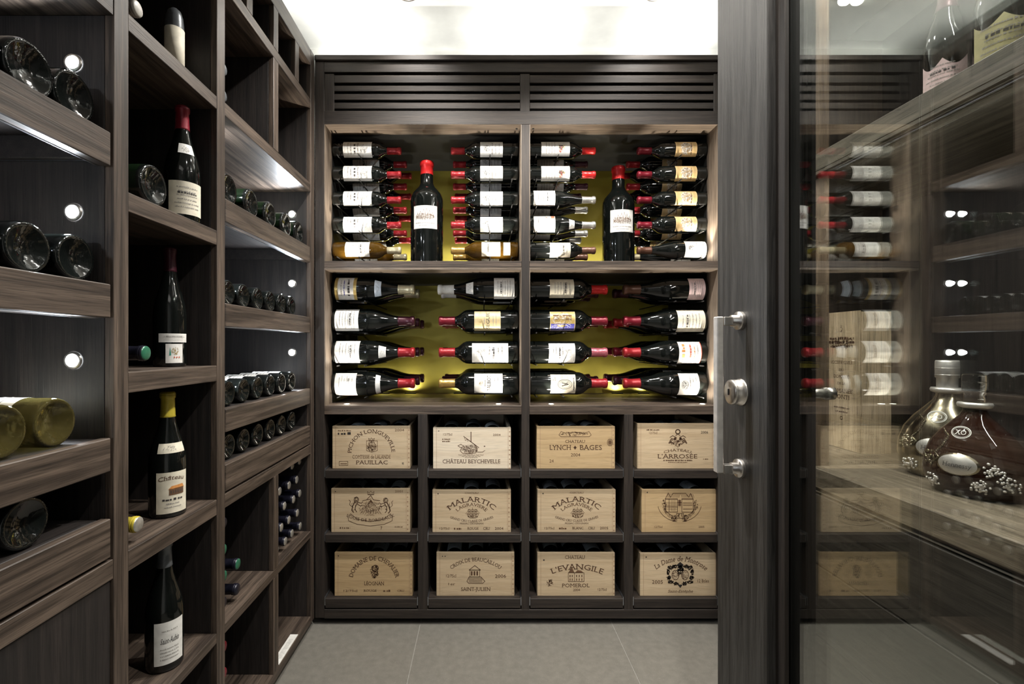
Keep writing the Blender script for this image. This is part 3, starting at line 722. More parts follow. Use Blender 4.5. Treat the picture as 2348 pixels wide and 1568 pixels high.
def building(p, cx, cy, w, h, k='brand'):
    p.line([(cx-w*.5, cy+h*.6), (cx, cy+h), (cx+w*.5, cy+h*.6)], 1.3, k, True); p.line([(cx-w*.42, cy), (cx-w*.42, cy+h*.6), (cx+w*.42, cy+h*.6), (cx+w*.42, cy)], 1.1, k, True)
    for i in range(3): p.rect(cx-w*.34+i*w*.24, cy+h*.12, cx-w*.20+i*w*.24, cy+h*.5, k)
CR = []
def c1(p):
    p.arc('PICHON LONGUEVILLE', 90, -62, 46, 8.5, 180, 2, 'brand'); crown(p, 90, -33, 12, 5, 'brandlt'); crest(p, 91, -47, 25, 26, 'brandlt', 90)
    p.text('COMTESSE de LALANDE', 90, -74.5, 8, 88, 'brandlt'); p.text('PAUILLAC', 91, -87.5, 8.5, 74, 'brand')
    p.line([(16, -90), (36, -90), (36, -81), (16, -81)], .8, 'brandlt', True); p.rect(19, -87, 34, -85.5, 'brandlt')
    p.text('2004', 154, -12, 5.5, 22, 'brandlt'); p.text('e', 162, -88, 7, None, 'stamp'); p.scrib(28, -20, 30, 6, 'stamp'); p.scrib(28, -12, 30, 3, 'brandlt')
def c2(p):
    p.text('CHÂTEAU BEYCHEVELLE', 88, -82, 9, 133, 'brand'); p.line([(87, -10), (87, -33)], 1.8, 'brand'); p.line([(70, -20), (105, -46)], 1.4, 'brand')
    p.line([(72, -22), (74, -30), (78, -26), (80, -33)], .8, 'brandlt')
    p.line([(57, -42), (64, -38), (70, -43), (64, -46)], 1.1, 'brandlt', True); p.line([(66, -46), (62, -53), (68, -59), (80, -60), (98, -58), (102, -48), (92, -36)], 1.2, 'brandlt')
    for i in range(9): p.line([(70+i*3.4, -40-i % 3), (74+i*3.4, -56)], .9, 'brandlt')
    p.line([(102, -56), (114, -56), (119, -52)], 1.1, 'brandlt'); p.disc(118, -43, 1.8, 1.4, 'brand', 8); p.etch(84, -50, 18, 10, 70, .8, 'brandlt', .3)
    for t, w in ((-62, 60), (-65, 44), (-68, 30)):
        for i in range(6): p.line([(88-w/2+i*w/6, t), (88-w/2+(i+.5)*w/6, t-1.5), (88-w/2+(i+.8)*w/6, t)], .7, 'brandlt')
    p.text('12/75cl', 33, -18, 5, 22, 'brandlt'); p.scrib(30, -28, 18, 3, 'brandlt'); p.scrib(30, -33, 18, 3, 'brandlt'); p.text('2004', 146, -19, 4.6, 18, 'brandlt'); p.disc(13, -8, 1.2, 1.2, 'stamp', 8)
def c3(p):
    p.text('CHATEAU', 88, -38, 6.5, 46, 'brand'); p.text('LYNCH', 54, -54, 11, 50, 'brand'); p.text('BAGES', 124, -54, 11, 52, 'brand')
    p.poly([(88, -44), (91, -49), (88, -54), (85, -49)], 'brand'); p.line([(84, -49), (92, -49)], 1, 'brand'); p.text('2004', 89, -69, 7, 22, 'brand'); p.text('24', 34, -83, 7, None, 'brandlt')
    p.line([(51, -20), (56, -12), (66, -16), (88, -13), (110, -16), (120, -12), (125, -20), (120, -24), (56, -24)], 1, 'brandlt', True); p.etch(88, -18, 32, 5, 60, .8, 'brandlt', .5)
    for i, r in enumerate((8, 6, 4)): p.ring(168, -37, r*.8, r, .8, 'brandlt')
    p.disc(168, -37, 3, 4.5, 'brandlt')
def c4(p):
    p.text('L\'ARROSÉE', 92, -80, 9.5, 92, 'brand'); p.arc('CHATEAU', 92, -150, 86.5, 5.5, 111, 69, 'brandlt'); p.scrib(93, -86, 66, 3, 'brand'); p.scrib(93, -90, 44, 1.8, 'brandlt')
    p.ring(93, -19, 5, 5, 2.2, 'brand', n=12); p.line([(88, -28), (93, -24), (98, -28)], 1.3, 'brand')
    for d in (-1, 1):
        p.line([(93+d*4, -32), (93+d*12, -28), (93+d*18, -32)], 1.4, 'brand'); p.line([(93+d*6, -38), (93+d*14, -34), (93+d*21, -45)], 1.3, 'brand')
        p.disc(93+d*6, -35, 3, 3, 'brand', 8); p.line([(93+d*8, -48), (93+d*16, -42), (93+d*20, -46)], 1.5, 'brand')
    p.disc(93, -41, 3, 3, 'brand', 8); p.etch(93, -42, 18, 10, 60, .9, 'brandlt', .3); p.line([(88, -50), (93, -54), (98, -50)], 1, 'brandlt')
    p.scrib(36, -16, 29, 2.6, 'brand'); p.text('12/75cl', 36, -24, 5, 20, 'brandlt'); p.text('2006', 154, -23, 5.5, 17, 'stamp'); p.scrib(157, -83, 12, 3, 'brandlt')
def c5(p):
    lion(p, 58, -40, 1.05, 1); lion(p, 125, -42, 1.05, -1); crown(p, 91, -13, 14, 6); p.line([(82, -25), (91, -16), (97, -26), (112, -28)], 1.3, 'brand')
    p.line([(72, -28), (82, -26), (91, -24)], 1.1, 'brand'); p.etch(91, -46, 26, 17, 150, .6, 'brandlt', .16)
    for i in range(-4, 5): p.line([(91, -26), (91+i*6, -58)], .7, 'brandlt')
    p.line([(39, -64), (45, -58), (60, -70), (90, -76), (120, -70), (136, -58), (141, -66)], 1.0, 'brand'); p.line([(39, -64), (40, -74), (60, -82), (90, -86), (122, -82), (140, -74), (141, -66)], 1.0, 'brand')
    p.arc('LOUIS DE BORDEAUX', 90, 60, 136, 6.5, 246, 294, 'brand', inside=True)
    p.text('2001', 156, -9, 5, 20, 'brandlt'); p.text('7', 115, -94, 7, None, 'brand'); p.scrib(32, -92, 24, 3.5, 'brandlt'); p.scrib(155, -89, 18, 2.5, 'brandlt'); p.disc(10, -7, 1.3, 1.3, 'stamp', 8)
def mal(l, yr):
    def f(p):
        p.text('CHATEAU', 90, -9, 3.6, 32, 'brandlt'); p.arc('MALARTIC', 90, -100, 73, 11, 134, 46, 'brand'); p.arc('LAGRAVIERE', 90, -84, 47, 7, 134, 46, 'brandlt'); ship(p, 92, -58, .82)
        p.arc('GRAND CRU CLASSÉ DE GRAVES', 90, 60, 134, 5, 248, 292, 'brand', inside=True); p.text('PESSAC-LÉOGNAN', 90, -79, 3.6, 54, 'brand')
        p.text('12/75cl', 27, -91, 5, 24, 'brand'); p.scrib(58, -91, 17, 4.5, 'brandlt'); p.text(l, 93, -91, 5.5, 26, 'brand'); p.text('CRU', 124, -91, 5.5, 16, 'brand'); p.text(yr, 153, -91, 5.5, 20, 'brand'); p.disc(13, -9, 1.5, 1.5, 'stamp', 8)
    return f
def c8(p):
    L = lambda pts, w=1.1, cl=False: p.line(pts, w, 'brand', cl)
    L([(54, -22), (61, -8), (66, -18), (72, -9), (101, -9), (108, -18), (112, -9), (118, -22)], 1.1); L([(54, -22), (82, -22)], 1.8); L([(92, -22), (118, -22)], 1.8)
    for i in range(10): L([(58+i*3, -19), (61+i*3, -10)], .7); L([(90+i*3, -10), (93+i*3, -19)], .7)
    L([(54, -22), (54, -52), (82, -52), (82, -22)]); L([(92, -22), (92, -52), (118, -52), (118, -22)]); L([(82, -30), (92, -30)]); L([(54, -40), (82, -40)]); L([(63, -22), (63, -52)])
    for t in (-31, -36, -45): L([(54, t), (82, t)], .6); L([(95, t), (116, t)], 1.0)
    for x in (68, 72, 76): L([(x, -24), (x, -50)], .6)
    p.rect(84, -38, 90, -24, 'brandlt'); L([(80, -55), (96, -55), (98, -66), (78, -66)], 1.1, True); p.etch(88, -60, 8, 4, 24, .8, 'brand', .4)
    p.arc('GRAND CRU CLASSE', 87, -32, 40, 6, 196, 262, 'brand', inside=True); p.arc('MOULIS EN MEDOC', 87, -32, 40, 6, 278, 344, 'brand', inside=True)
    p.ring(87, -32, 50, 42, 1.0, 'brand', 190, 262); p.ring(87, -32, 50, 42, 1.0, 'brand', 278, 350); p.ring(87, -32, 37, 31, .8, 'brand', 200, 255); p.ring(87, -32, 37, 31, .8, 'brand', 285, 340)
    for x in (74, 100): p.disc(x, -72, 4, 1.8, 'brand', 8); p.etch(x, -64, 7, 6, 24, .9, 'brand', .4)
    p.etch(52, -35, 5, 12, 26, .9, 'brand', .5); p.etch(124, -35, 5, 12, 26, .9, 'brand', .5)
    p.text('12/75cl', 38, -88, 4.5, 20, 'brandlt'); p.text('2005', 137, -88, 4.5, 14, 'brandlt'); p.disc(13, -7, 1.5, 1.5, 'stamp', 8)
def c9(p):
    p.arc('DOMAINE DE CHEVALIER', 91, -68, 50, 9.5, 168, 12, 'brand'); p.text('LÉOGNAN', 91, -75, 8, 46, 'brand')
    p.etch(92, -44, 9, 15, 70, 1.0, 'brand', .35); p.ring(94, -36, 7, 7, 1.2, 'brand', n=12); p.line([(86, -50), (92, -58), (98, -50)], 1.2, 'brand')
    p.text('12/75cl', 36, -90, 4.5, 34, 'brandlt'); p.text('ROUGE', 82, -90, 4.8, 30, 'brand'); p.scrib(120, -90, 16, 4.5, 'brandlt'); p.text('CRU', 152, -90, 4.5, 16, 'brandlt'); p.disc(9, -8, 1.4, 1.4, 'stamp', 8)
def c10(p):
    p.arc('CROIX DE BEAUCAILLOU', 90, -110, 90, 8, 128, 52, 'brand'); building(p, 88, -56, 26, 26); p.line([(75, -56), (70, -66), (74, -71), (106, -71), (111, -66), (102, -56)], 1.2, 'brand', True)
    for t in (-59, -62, -65, -68): p.line([(74, t), (105, t)], .9, 'brand')
    p.text('2006', 147, -58, 7.5, 26, 'brand'); p.text('12/75cl', 33, -57, 6.5, 25, 'brandlt'); p.text('1er', 34, -75, 5.5, 18, 'brandlt'); p.text('SAINT-JULIEN', 90, -88, 8, 68, 'brand'); p.disc(14, -9, 1.3, 1.3, 'stamp', 8); p.disc(20, -9, 1.3, 1.3, 'stamp', 8)
def c11(p):
    p.text('CHATEAU', 86, -14, 7.5, 46, 'brand'); p.arc("L'EVANGILE", 90, -190, 152, 12, 112, 67, 'brand')
    p.poly([(71, -46), (79, -33), (85, -46)], 'brandlt'); p.poly([(86, -46), (92, -40), (100, -41), (106, -46)], 'brandlt'); p.line([(71, -46), (71, -66), (107, -66), (107, -46)], 1.1, 'brand', True); p.line([(85, -46), (85, -66)], 1, 'brand')
    for x in (75, 80, 90, 96, 102): p.rect(x-1, -56, x+1, -51, 'brand'); p.rect(x-1, -64, x+1, -59, 'brandlt')
    p.text('POMEROL', 88, -79, 8, 64, 'brand'); p.text('2004', 90, -88, 5.5, 16, 'brand'); p.text('12/75cl', 148, -87, 5.5, 22, 'brand'); p.etch(28, -69, 7, 8, 34, .8, 'brandlt', .5); p.disc(15, -17, 2, 1.6, 'stamp', 8)
def c12(p):
    p.arc('La Dame de Montrose', 92, -104, 86, 11, 130, 48, 'brand', slant=.25)
    for d in (-1, 1):
        for ax, ay, rx, ry in ((12, -30, 6, 4), (22, -33, 6, 5), (28, -43, 4, 7), (26, -56, 5, 5), (22, -66, 7, 4), (10, -70, 6, 4)):
            p.etch(92+d*ax, ay, rx, ry, 26, 1.3, 'stamp', .45); p.ring(92+d*ax, ay, rx*.6, ry*.7, 1.2, 'brand', n=9)
        p.ring(92+d*11, -50, 8, 11, 1.2, 'brand', n=16); p.etch(92+d*11, -50, 7, 9, 30, .8, 'brand', .3)
    p.etch(92, -38, 7, 10, 60, 1.4, 'stamp', .4); p.poly([(84, -27), (92, -20), (100, -27), (96, -32), (88, -32)], 'stamp'); p.poly([(86, -72), (98, -72), (92, -80)], 'stamp')
    p.text('2005', 40, -70, 8, 26, 'brand'); p.text('12 Btles', 144, -67, 7, 28, 'brandlt'); p.text('Saint-Estèphe', 92, -90, 6, 58, 'brandlt', .3); p.disc(14, -9, 1.6, 1.6, 'stamp', 8)
CRATES = [(762, 940.4, 976.4, 0, c1, 'PINE', 'arched letters and crest, top row'), (993, 1171.5, 980, 0, c2, 'PINEP', 'a boat above large letters'),
          (1230.5, 1410, 977, 0, c3, 'PINEW', 'two large words beside a knot'), (1461, 1641, 970.5, 0, c4, 'PINE', 'a small triangular crest'),
          (759.4, 940, 1119.5, 1, c5, 'PINE', 'two lions around arms'), (991.5, 1171.5, 1122.7, 1, mal('ROUGE', '2004'), 'PINE', 'a sailing ship, left one'),
          (1232, 1411.5, 1122, 1, mal('BLANC', '2005'), 'PINE', 'a sailing ship, right one'), (1471, 1650.6, 1121.6, 1, c8, 'PINEW', 'a square emblem in a wreath'),
          (767, 946, 1266, 2, c9, 'PINEW', 'arched letters, bottom row'), (1000.7, 1179.4, 1266, 2, c10, 'PINE', 'a small temple'),
          (1232, 1409.7, 1266.6, 2, c11, 'PINE', 'a turreted house'), (1467.4, 1645, 1267.7, 2, c12, 'PINE', 'an ornate black cartouche')]
MM = dict(PINE=PINE, PINEW=PINEW, PINEP=PINEP)
for i, (x0, x1, yt, row, art, mk, desc) in enumerate(CRATES):
    y0 = YF+.023; X0, X1 = (x0-1105)*U, (x1-1105)*U; zb = SH[row]; zt = EYE+(792-yt)*U; D = .49; m = MM[mk]; t_ = .011
    t = thing('wine_crate', f'open pale wooden wine crate branded with {desc}', 'crate', ((X0+X1)/2, y0+D/2, zb))
    W = X1-X0
    pbox('front_board', t, m, X0, X1, y0, y0+t_, zb, zt, c=.0015)
    pbox('back_board', t, m, X0, X1, y0+D-t_, y0+D, zb, zt, c=.0015)
    pbox('side_board', t, m, X0, X0+t_, y0+t_, y0+D-t_, zb, zt-.001); pbox('side_board', t, m, X1-t_, X1, y0+t_, y0+D-t_, zb, zt-.001)
    pbox('base_board', t, m, X0+t_, X1-t_, y0+t_, y0+D-t_, zb, zb+.008)
    pbox('bottle_insert', t, INT['x'], X0+t_+.002, X1-t_-.002, y0+t_+.01, y0+D-t_-.01, zb+.008, zb+.100)
    pr = Print(); art(pr)
    pr.line([(8, -1), (8, -98)], .6, 'pin'); pr.line([(172, -1), (172, -98)], .6, 'pin')
    for k in range(9): pr.rect(173.6+random.random(), -8-k*10.5, 177, -11-k*10.5, 'pin')
    mb = MB(); pr.to_mb(mb, lambda x, y: (X0+x*U, y0-.0005, zt+y*U)); part('branding', mb, pr.mats, t, 'burnt and stamped lettering and emblem')
    for k in range(3):
        xb = X0+W*(.22+.28*k)+random.uniform(-.004, .004); neck = 1; zz = zb+.100+.0378
        yb = y0+.018
        bottle('bdx', (xb, yb+.03*((k+i) % 3), zz), (0, neck, 0), (random.uniform(-.15, .15), 0, 1), f"{['left', 'middle', 'right'][k]} bottle lying inside crate branded with {desc}",
               GL_DK, ['black', 'dark', 'wine'][k], [(.06, .155, 60, 'greyblue', 'lines')], group=f'bottles in crate with {desc}')

# ---------------------------------------------------------------- left racks
XR = -.713; XB = -1.26
def shelf(t, y0, y1, z0, z1, m=None): pbox('shelf', t, m or OAK['y'], XB+.016, XR, y0, y1, z0, z1)
def dvd(t, y0, y1, z0, z1, front=XR):
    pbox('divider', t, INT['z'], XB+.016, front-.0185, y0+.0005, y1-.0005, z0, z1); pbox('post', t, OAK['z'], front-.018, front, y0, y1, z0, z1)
def divider(t, y0, y1, z0=.03, z1=2.42, front=XR+.001): dvd(t, y0, y1, z0, z1, front)
LED_Z = (1.733, 1.445, 1.158)
DR = [(1.531, 1.596), (1.240, 1.3045), (.945, 1.0095), (.780, .8545)]
def drawer_unit(y0, y1, label, lower, cool=1.0):
    t = thing('wine_rack', label, 'rack', ((XR+XB)/2, (y0+y1)/2, 0)); mid = (y0+y1)/2
    for z0, z1 in ((.0275, .060), (.388, .415), (.736, .774), (1.825, 1.862), (2.175, 2.211), (2.355, 2.42)): shelf(t, y0, y1, z0, z1)
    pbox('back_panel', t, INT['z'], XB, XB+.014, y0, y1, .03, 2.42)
    pbox('plinth', t, BLACK, XR-.05, XR-.035, y0, y1, 0, .0275, c=0); pbox('plinth', t, BLACK, XB+.03, XB+.045, y0, y1, 0, .0275, c=0)
    if lower:
        for a, b in ((.060, .388), (.415, .736)): dvd(t, mid-.021, mid+.019, a, b)
    else:
        pbox('door', t, INT['z'], XR-.022, XR-.004, y0+.003, y1-.003, .062, .734)
    dvd(t, mid-.021, mid+.019, 1.862, 2.175)
    for yy in (mid-.19, mid-.001, mid+.19): dvd(t, yy-.019, yy+.019, 2.211, 2.355)
    for k, (z0, z1) in enumerate(DR):
        mb = MB(); mb.box(XB+.10, XR-.022, y0+.012, y1-.012, z1-.012, z1-.001); mb.box(XB+.10, XR-.022, y0+.012, y0+.024, z0+.01, z1-.012); mb.box(XB+.10, XR-.022, y1-.024, y1-.012, z0+.01, z1-.012)
        d = part('drawer', mb, INT['y'], t)
        pbox('drawer_front', d, OAK['y'], XR-.020, XR, y0+.006, y1-.006, z0, z1, c=.0018)
        pbox('edge_strip', d, ALU, XR-.021, XR-.0205, y0+.01, y1-.01, z0-.002, z0+.012, c=0, label='bright aluminium strip') if k < 2 else None
        for a, b in ((y0+.001, y0+.011), (y1-.011, y1-.001)): pbox('drawer_slide', d, ALU, XB+.06, XR-.03, a, b, z0+.012, z0+.037, c=.0005, label='steel drawer slide')
        # little cradles between the bottles on the deck
    for z in LED_Z:
        spot((-.790, y0+.012, z), (-.25, 1, -.12), 4.0, 165, .5, .008, COOL)
        mb = MB(); mb.lathe([(0, .006), (.0105, .006), (.0125, .004)], 20, 'y', o=(-.790, y0, z)); part('led_spot', mb, LEDM, t, 'small round bright white spotlight')
        for yy, s in ((y1, -1),):
            mb = MB(); mb.lathe([(0, .006), (.0105, .006), (.0125, .004)], 20, '-y', o=(-.790, yy, z)); part('led_spot', mb, LEDM, t, 'small round bright white spotlight')
            mb = MB(); mb.lathe([(.0125, .004), (.015, .0055), (.017, 0)], 20, '-y', o=(-.790, yy, z)); part('led_rim', mb, CHROME, t)
            spot((-.790, yy-.012, z), (-.25, -1, -.12), 8.0*cool, 165, .5, .008, COOL)
    return t
Y0 = (.2587, .9357); Y1 = (.975, 1.3005); Y2 = (1.3405, 2.0125)
near = drawer_unit(Y0[0], Y0[1], 'nearest left wine rack with pull-out trays, cropped by the left edge', False)
far = drawer_unit(Y2[0], Y2[1], 'far left wine rack with pull-out trays beside the back cabinet', True)
nar = thing('wine_rack', 'narrow left rack of single display cubbies between the two tray racks', 'rack', ((XR+XB)/2, (Y1[0]+Y1[1])/2, 0))
for z0, z1 in ((.0275, .060), (.386, .413), (.731, .773), (1.091, 1.133), (1.457, 1.496), (1.822, 1.857), (2.175, 2.211), (2.355, 2.42)): shelf(nar, Y1[0], Y1[1], z0, z1)
pbox('back_panel', nar, INT['z'], XB, XB+.014, Y1[0], Y1[1], .03, 2.42); pbox('plinth', nar, BLACK, XR-.05, XR-.035, *Y1, 0, .0275, c=0); pbox('plinth', nar, BLACK, XB+.03, XB+.045, *Y1, 0, .0275, c=0)
divider(nar, Y0[1], Y1[0]); divider(nar, Y1[1], Y2[0]); divider(near, .219, Y0[0]); divider(far, Y2[1], 2.0535)
for u, yy in ((nar, (Y0[1]+Y1[0])/2), (nar, (Y1[1]+Y2[0])/2), (near, .24), (far, 2.033)): pbox('foot', u, BLACK, XB+.03, XR-.04, yy-.012, yy+.012, 0, .03, c=0)

UP = (0, 0, 1); RX = (1, 0, 0); LX = (-1, 0, 0)
def out_base(shape, y, z, label, x=-.742, face=(0.1, 0, 1), **k):   # lying, base towards the room
    return bottle(shape, (x, y, z), (-1, 0, 0), face, label, **k)
def out_neck(shape, y, z, label, tip=-.735, face=(0, 0, 1), **k):   # lying, neck towards the room
    H = PROF[shape][2]; return bottle(shape, (tip-H, y, z), (1, 0, 0), face, label, **k)
ORD = ['leftmost', 'second from left', 'third from left', 'fourth from left', 'fifth from left', 'rightmost']
# far rack
for i, y in enumerate((1.413, 1.551, 1.689, 1.827, 1.955)):
    out_base('top', y, DR[0][1]+.046, f"{ORD[i if i < 4 else 5]} dark bottle base on the top tray of the far left rack", x=-.738, capk='wine', labels=[(.07, .2, 60, 'cream', 'lines')], group='bottles on the top tray, far left rack', glass=GL_GR)
for tr, zz in ((1, DR[1][1]), (2, DR[2][1]), (3, DR[3][1])):
    ys6 = (1.418, 1.510, 1.605, 1.700, 1.795, 1.890)
    nm = ['', 'second tray', 'third tray', 'lowest tray'][tr]
    for i, y in enumerate(ys6):
        lb = [(.045, .150, 85, 'white', 'classic')] if tr < 3 else []
        out_base('bdx', y, zz+.0375, f"{ORD[i]} of six bottle bases on the {nm}, far left rack", capk='dark', labels=lb, group=f'bottles on the {nm}, far left rack')
    if tr == 2:
        for i, y in enumerate((1.46, 1.56, 1.66, 1.76, 1.86)):
            pass
NK = [(686, 1094), (697, 1125), (678.5, 1140), (656, 1127), (640, 1145), (648, 1179), (667, 1191), (685.5, 1172.5), (692.5, 1201), (669, 1220.6), (648, 1242)]
# stacked bottles, necks out, silver tips, right lower cubby of the far rack (hex packed, 12 in all)
k = 0
for r in range(5):
    n = 4 if r % 2 == 0 else 3
    for j in range(n):
        y = 1.737+.0765*j+(.0383 if r % 2 else 0); z = .415+.0378+r*.0663
        if y > 1.976 or (r == 4 and j in (0, 1)): continue
        k += 1
        rowd = ['bottom', 'second', 'middle', 'fourth', 'top'][r]; cold = ['nearest', 'second', 'third', 'farthest'][j]
        out_neck('bdx', y, z, f"silver-tipped bottle neck, {cold} in the {rowd} layer, lower cubby near back cabinet", capk='black', endk='silver', group='silver-tipped bottles in lower cubby', tip=-.738+random.uniform(-.004, .004), name='wine_bottle')
# left lower cubby
for z, y, d, c in ((.4528, 1.379, 'lowest', 'black'), (.528, 1.381, 'second', 'green'), (.604, 1.379, 'third', 'green'), (.680, 1.381, 'topmost', 'black')):
    out_neck('bdx', y, z, f"{d} of the dark bottle necks in the far rack's left lower cubby, inner column", capk='black', endk=c, group='dark bottles, left lower cubby')
for z, y, d in ((.4528, 1.457, 'lower'), (.528, 1.459, 'upper')):
    out_neck('bdx', y, z, f"{d} dark blue bottle neck standing out in the far rack's left lower cubby", capk='black', endk='green' if d == 'upper' else 'black', group='dark bottles, left lower cubby')
for z, d in ((.0980, 'lowest'), (.1740, 'second'), (.2500, 'third'), (.326, 'topmost')):
    out_neck('bdx', 1.380, z, f"{d} red-foiled bottle neck in the far rack's bottom left cubby", capk='wine', group='red-foiled bottles, bottom left cubby')
for z, y, d in ((1.900, 1.380, 'resting on the shelf'), (1.976, 1.381, 'on top of the other')):
    out_neck('bdx', y, z, f"dark bottle neck in the far rack's upper left cubby, {d}", capk='black', endk='grey', group='bottles, upper left cubby')
# near rack
out_base('top', .795, DR[0][1]+.046, 'farther left of two green-tinged bottle bases on the near rack top tray', capk='wine', glass=GL_GR, group='bottles on the top tray, near left rack')
out_base('top', .883, DR[0][1]+.046, 'right of two dark bottle bases on the near rack top tray, beside the post', capk='wine', group='bottles on the top tray, near left rack')
out_base('top', .700, DR[0][1]+.046, 'dark bottle base cut by the left picture edge, near rack top tray', capk='wine', group='bottles on the top tray, near left rack')
out_base('mag', .700, DR[1][1]+.043, 'dark bottle cut by the left picture edge, near rack second tray', capk='dark', labels=[(.05, .16, 80, 'cream', 'lines')], group='bottles on the second tray, near left rack')
out_base('mag', .792, DR[1][1]+.043, 'dark bottle with a lit cream label, middle of near rack second tray', capk='dark', labels=[(.05, .16, 80, 'cream', 'lines')], group='bottles on the second tray, near left rack')
out_base('mag', .886, DR[1][1]+.043, 'dark bottle nearest the post on near rack second tray', capk='dark', group='bottles on the second tray, near left rack')
for y, d in ((.748, 'cut by the left picture edge'), (.843, 'with its whole round base in view')):
    out_base('mag', y, DR[2][1]+.043, f'golden white wine bottle on near rack third tray, {d}', glass=GL_GO, capk='gold', labels=[(.05, .17, 75, 'cream', 'lines')], group='golden bottles on near rack third tray')
out_base('mag', .788, DR[3][1]+.043, 'single dark bottle with embossed base on the lowest tray, near left rack', capk='dark')
# narrow display rack
t = thing('gift_tube', 'cream tube with a grey domed cap on the highest visible shelf of the narrow rack', 'tube', (-.785, 1.235, 1.857))
mb = MB(); mb.lathe([(0, 0), (.0225, 0), (.0225, .135), (.0215, .136)], 28, o=(-.785, 1.235, 1.857)); part('cream_sleeve', mb, PAPER['cream'], t)
mb = MB(); mb.lathe([(.0215, .136), (.0210, .150), (.0190, .168), (.0145, .182), (.007, .189), (0, .191)], 28, o=(-.785, 1.235, 1.857)); part('domed_cap', mb, CAPS['grey'], t)
F0 = Vector((.75, -.66, 0))
bottle('bgy', (-.765, 1.235, 1.496), UP, F0, 'upright dark bottle with cream label and small oval neck tag, second display cubby', capk='wine', labels=[(.018, .100, 62, 'cream', 'lines'), (.172, .198, 34, 'white', 'tag')])
out_base('top', 1.075, 1.496+.046, 'dark bottle lying base outward beside the upright oval-tagged bottle', x=-.728, capk='wine', labels=[(.09, .2, 70, 'cream', 'lines')], glass=GL_GR)
bottle('slim', (-.800, 1.240, 1.133), UP, F0, 'upright slim bottle with white band and small square picture label', capk='dark', labels=[(.062, .084, 55, 'white', 'lines'), (.010, .058, 30, 'white', 'trees')])
out_neck('bdx', 1.045, 1.133+.0375, 'dark bottle neck with green and white tip lying in the third display cubby', capk='black', endk='green', tip=-.725)
bottle('bgy', (-.773, 1.190, .773), UP, F0, 'upright yellow-capped bottle with cream picture label, fourth display cubby', capk='yellow', labels=[(.012, .110, 50, 'cream', 'house'), (.155, .178, 50, 'cream', 'tag')])
out_neck('bdx', 1.018, .773+.0375, 'yellow-foiled bottle neck lying beside the upright yellow-capped bottle', capk='yellow', endk='silver', tip=-.722)
bottle('bgy', (-.771, 1.175, .413), UP, F0, 'upright grey-capped dark bottle with plain white label, lowest display cubby', capk='grey', labels=[(.020, .120, 46, 'white', 'saint')])
out_neck('bdx', 1.016, 1.857+.0375, 'white-ringed bottle tip peeping out on the highest display shelf', capk='silver', endk='white', tip=-.722)
# paper strip on the bottom shelf
t = thing('paper_strip', 'white printed paper strip lying on the bottom shelf of the far left rack', 'sign', (-.731, 1.795, .060))
pbox('strip', t, PAPER['white'], -.746, -.716, 1.706, 1.884, .0602, .0620, c=0)
pr = Print(); [pr.scrib(0, y, .12, .002, 'grey') for y in (-.006, -.001, .004)]
mb = MB(); pr.to_mb(mb, lambda x, y: (-.731-y, 1.795+x, .0622)); part('print', mb, pr.mats, t)

# ---------------------------------------------------------------- right rack and counter (seen through the glass door)
XQ = 1.05; XQB = 1.62
rr = thing('wine_rack', 'right-hand oak rack with a display niche, seen through the glass door', 'rack', ((XQ+XQB)/2, 1.0, 0))
def rp(name, m, *b, c=.0012, label=None): return pbox(name, rr, m, *b, c=c, label=label)
rp('back_panel', INT['z'], XQB, XQB+.014, .10, 2.05, .03, 2.42)
rp('post', wood('post_oak', (0.10, 0.068, 0.042), (0.20, 0.145, 0.098), 'z'), XQ, XQ+.06, 1.545, 1.645, .03, 2.42)
rp('end_panel', wood('end_oak', (0.022, 0.016, 0.012), (0.060, 0.044, 0.033), 'z'), XQ+.06, XQB, 1.955, 1.99, .03, 2.42); rp('end_panel', INT['z'], XQ, XQB, .10, .13, .03, 2.42)
rp('top_shelf', SHELFR, XQ, XQB, .13, 1.545, 1.733, 1.788, c=.002); rp('shelf', SHELFR, XQ+.06, XQB, 1.545, 1.955, 1.733, 1.788)
rp('shelf_lip', SHELFR, XQ+.0005, XQ+.012, .13, 1.545, 1.722, 1.733); rp('led_bar', ALU, XQ+.02, XQ+.034, .2, 1.5, 1.725, 1.733, c=.001)  # bar behind the lip is added to light the counter niche
area_light((XQ+.027, .85, 1.7235), (0, -.35, 0), .010, 1.25, 14, NEUT); rp('led_bar', ALU, XQ+.02, XQ+.034, .2, 1.5, 2.372, 2.380, c=.001)  # second bar is added to light the bottles on the top shelf
area_light((XQ+.027, .95, 2.370), (0, -.25, 0), .010, 1.1, 16, NEUT)
rp('top_board', OAK['y'], XQ, XQB, .13, 1.545, 2.38, 2.42)
mb = MB(); mb.box(XQ+.012, XQB, .13, 1.955, .03, .720); part('carcass', mb, INT['y'], rr)
for k in range(3): rp('drawer_front', wood('drawer_oak_%d' % k, (.030, .026, .022), (.075, .066, .056), 'y'), XQ, XQ+.0115, .135, 1.540, .06+k*.222, .06+k*.222+.217, c=.002)
rp('metal_strip', ALU, XQ+.002, XQ+.010, .13, 1.54, .728, .732, c=0)
rp('plinth', BLACK, XQ+.05, XQ+.065, .13, 1.955, 0, .03, c=0); rp('plinth', BLACK, XQB-.06, XQB-.045, .13, 1.955, 0, .03, c=0)
ct = thing('counter_top', 'thick pale oak counter top under the cognac decanters behind the glass door', 'counter', ((XQ+XQB)/2, 1.0, .742))
pbox('slab', ct, COUNT, XQ-.004, XQB, .13, 1.543, .742, .804, c=.003); mb = MB(); mb.box(XQ+.062, XQB, 1.5432, 1.954, .742, .804); part('rear_slab', mb, COUNT, ct)
mb = MB(); mb.box(XQ+.03, XQB-.01, .14, 1.94, .7205, .742, c=0); part('sub_frame', mb, BLACK, ct)
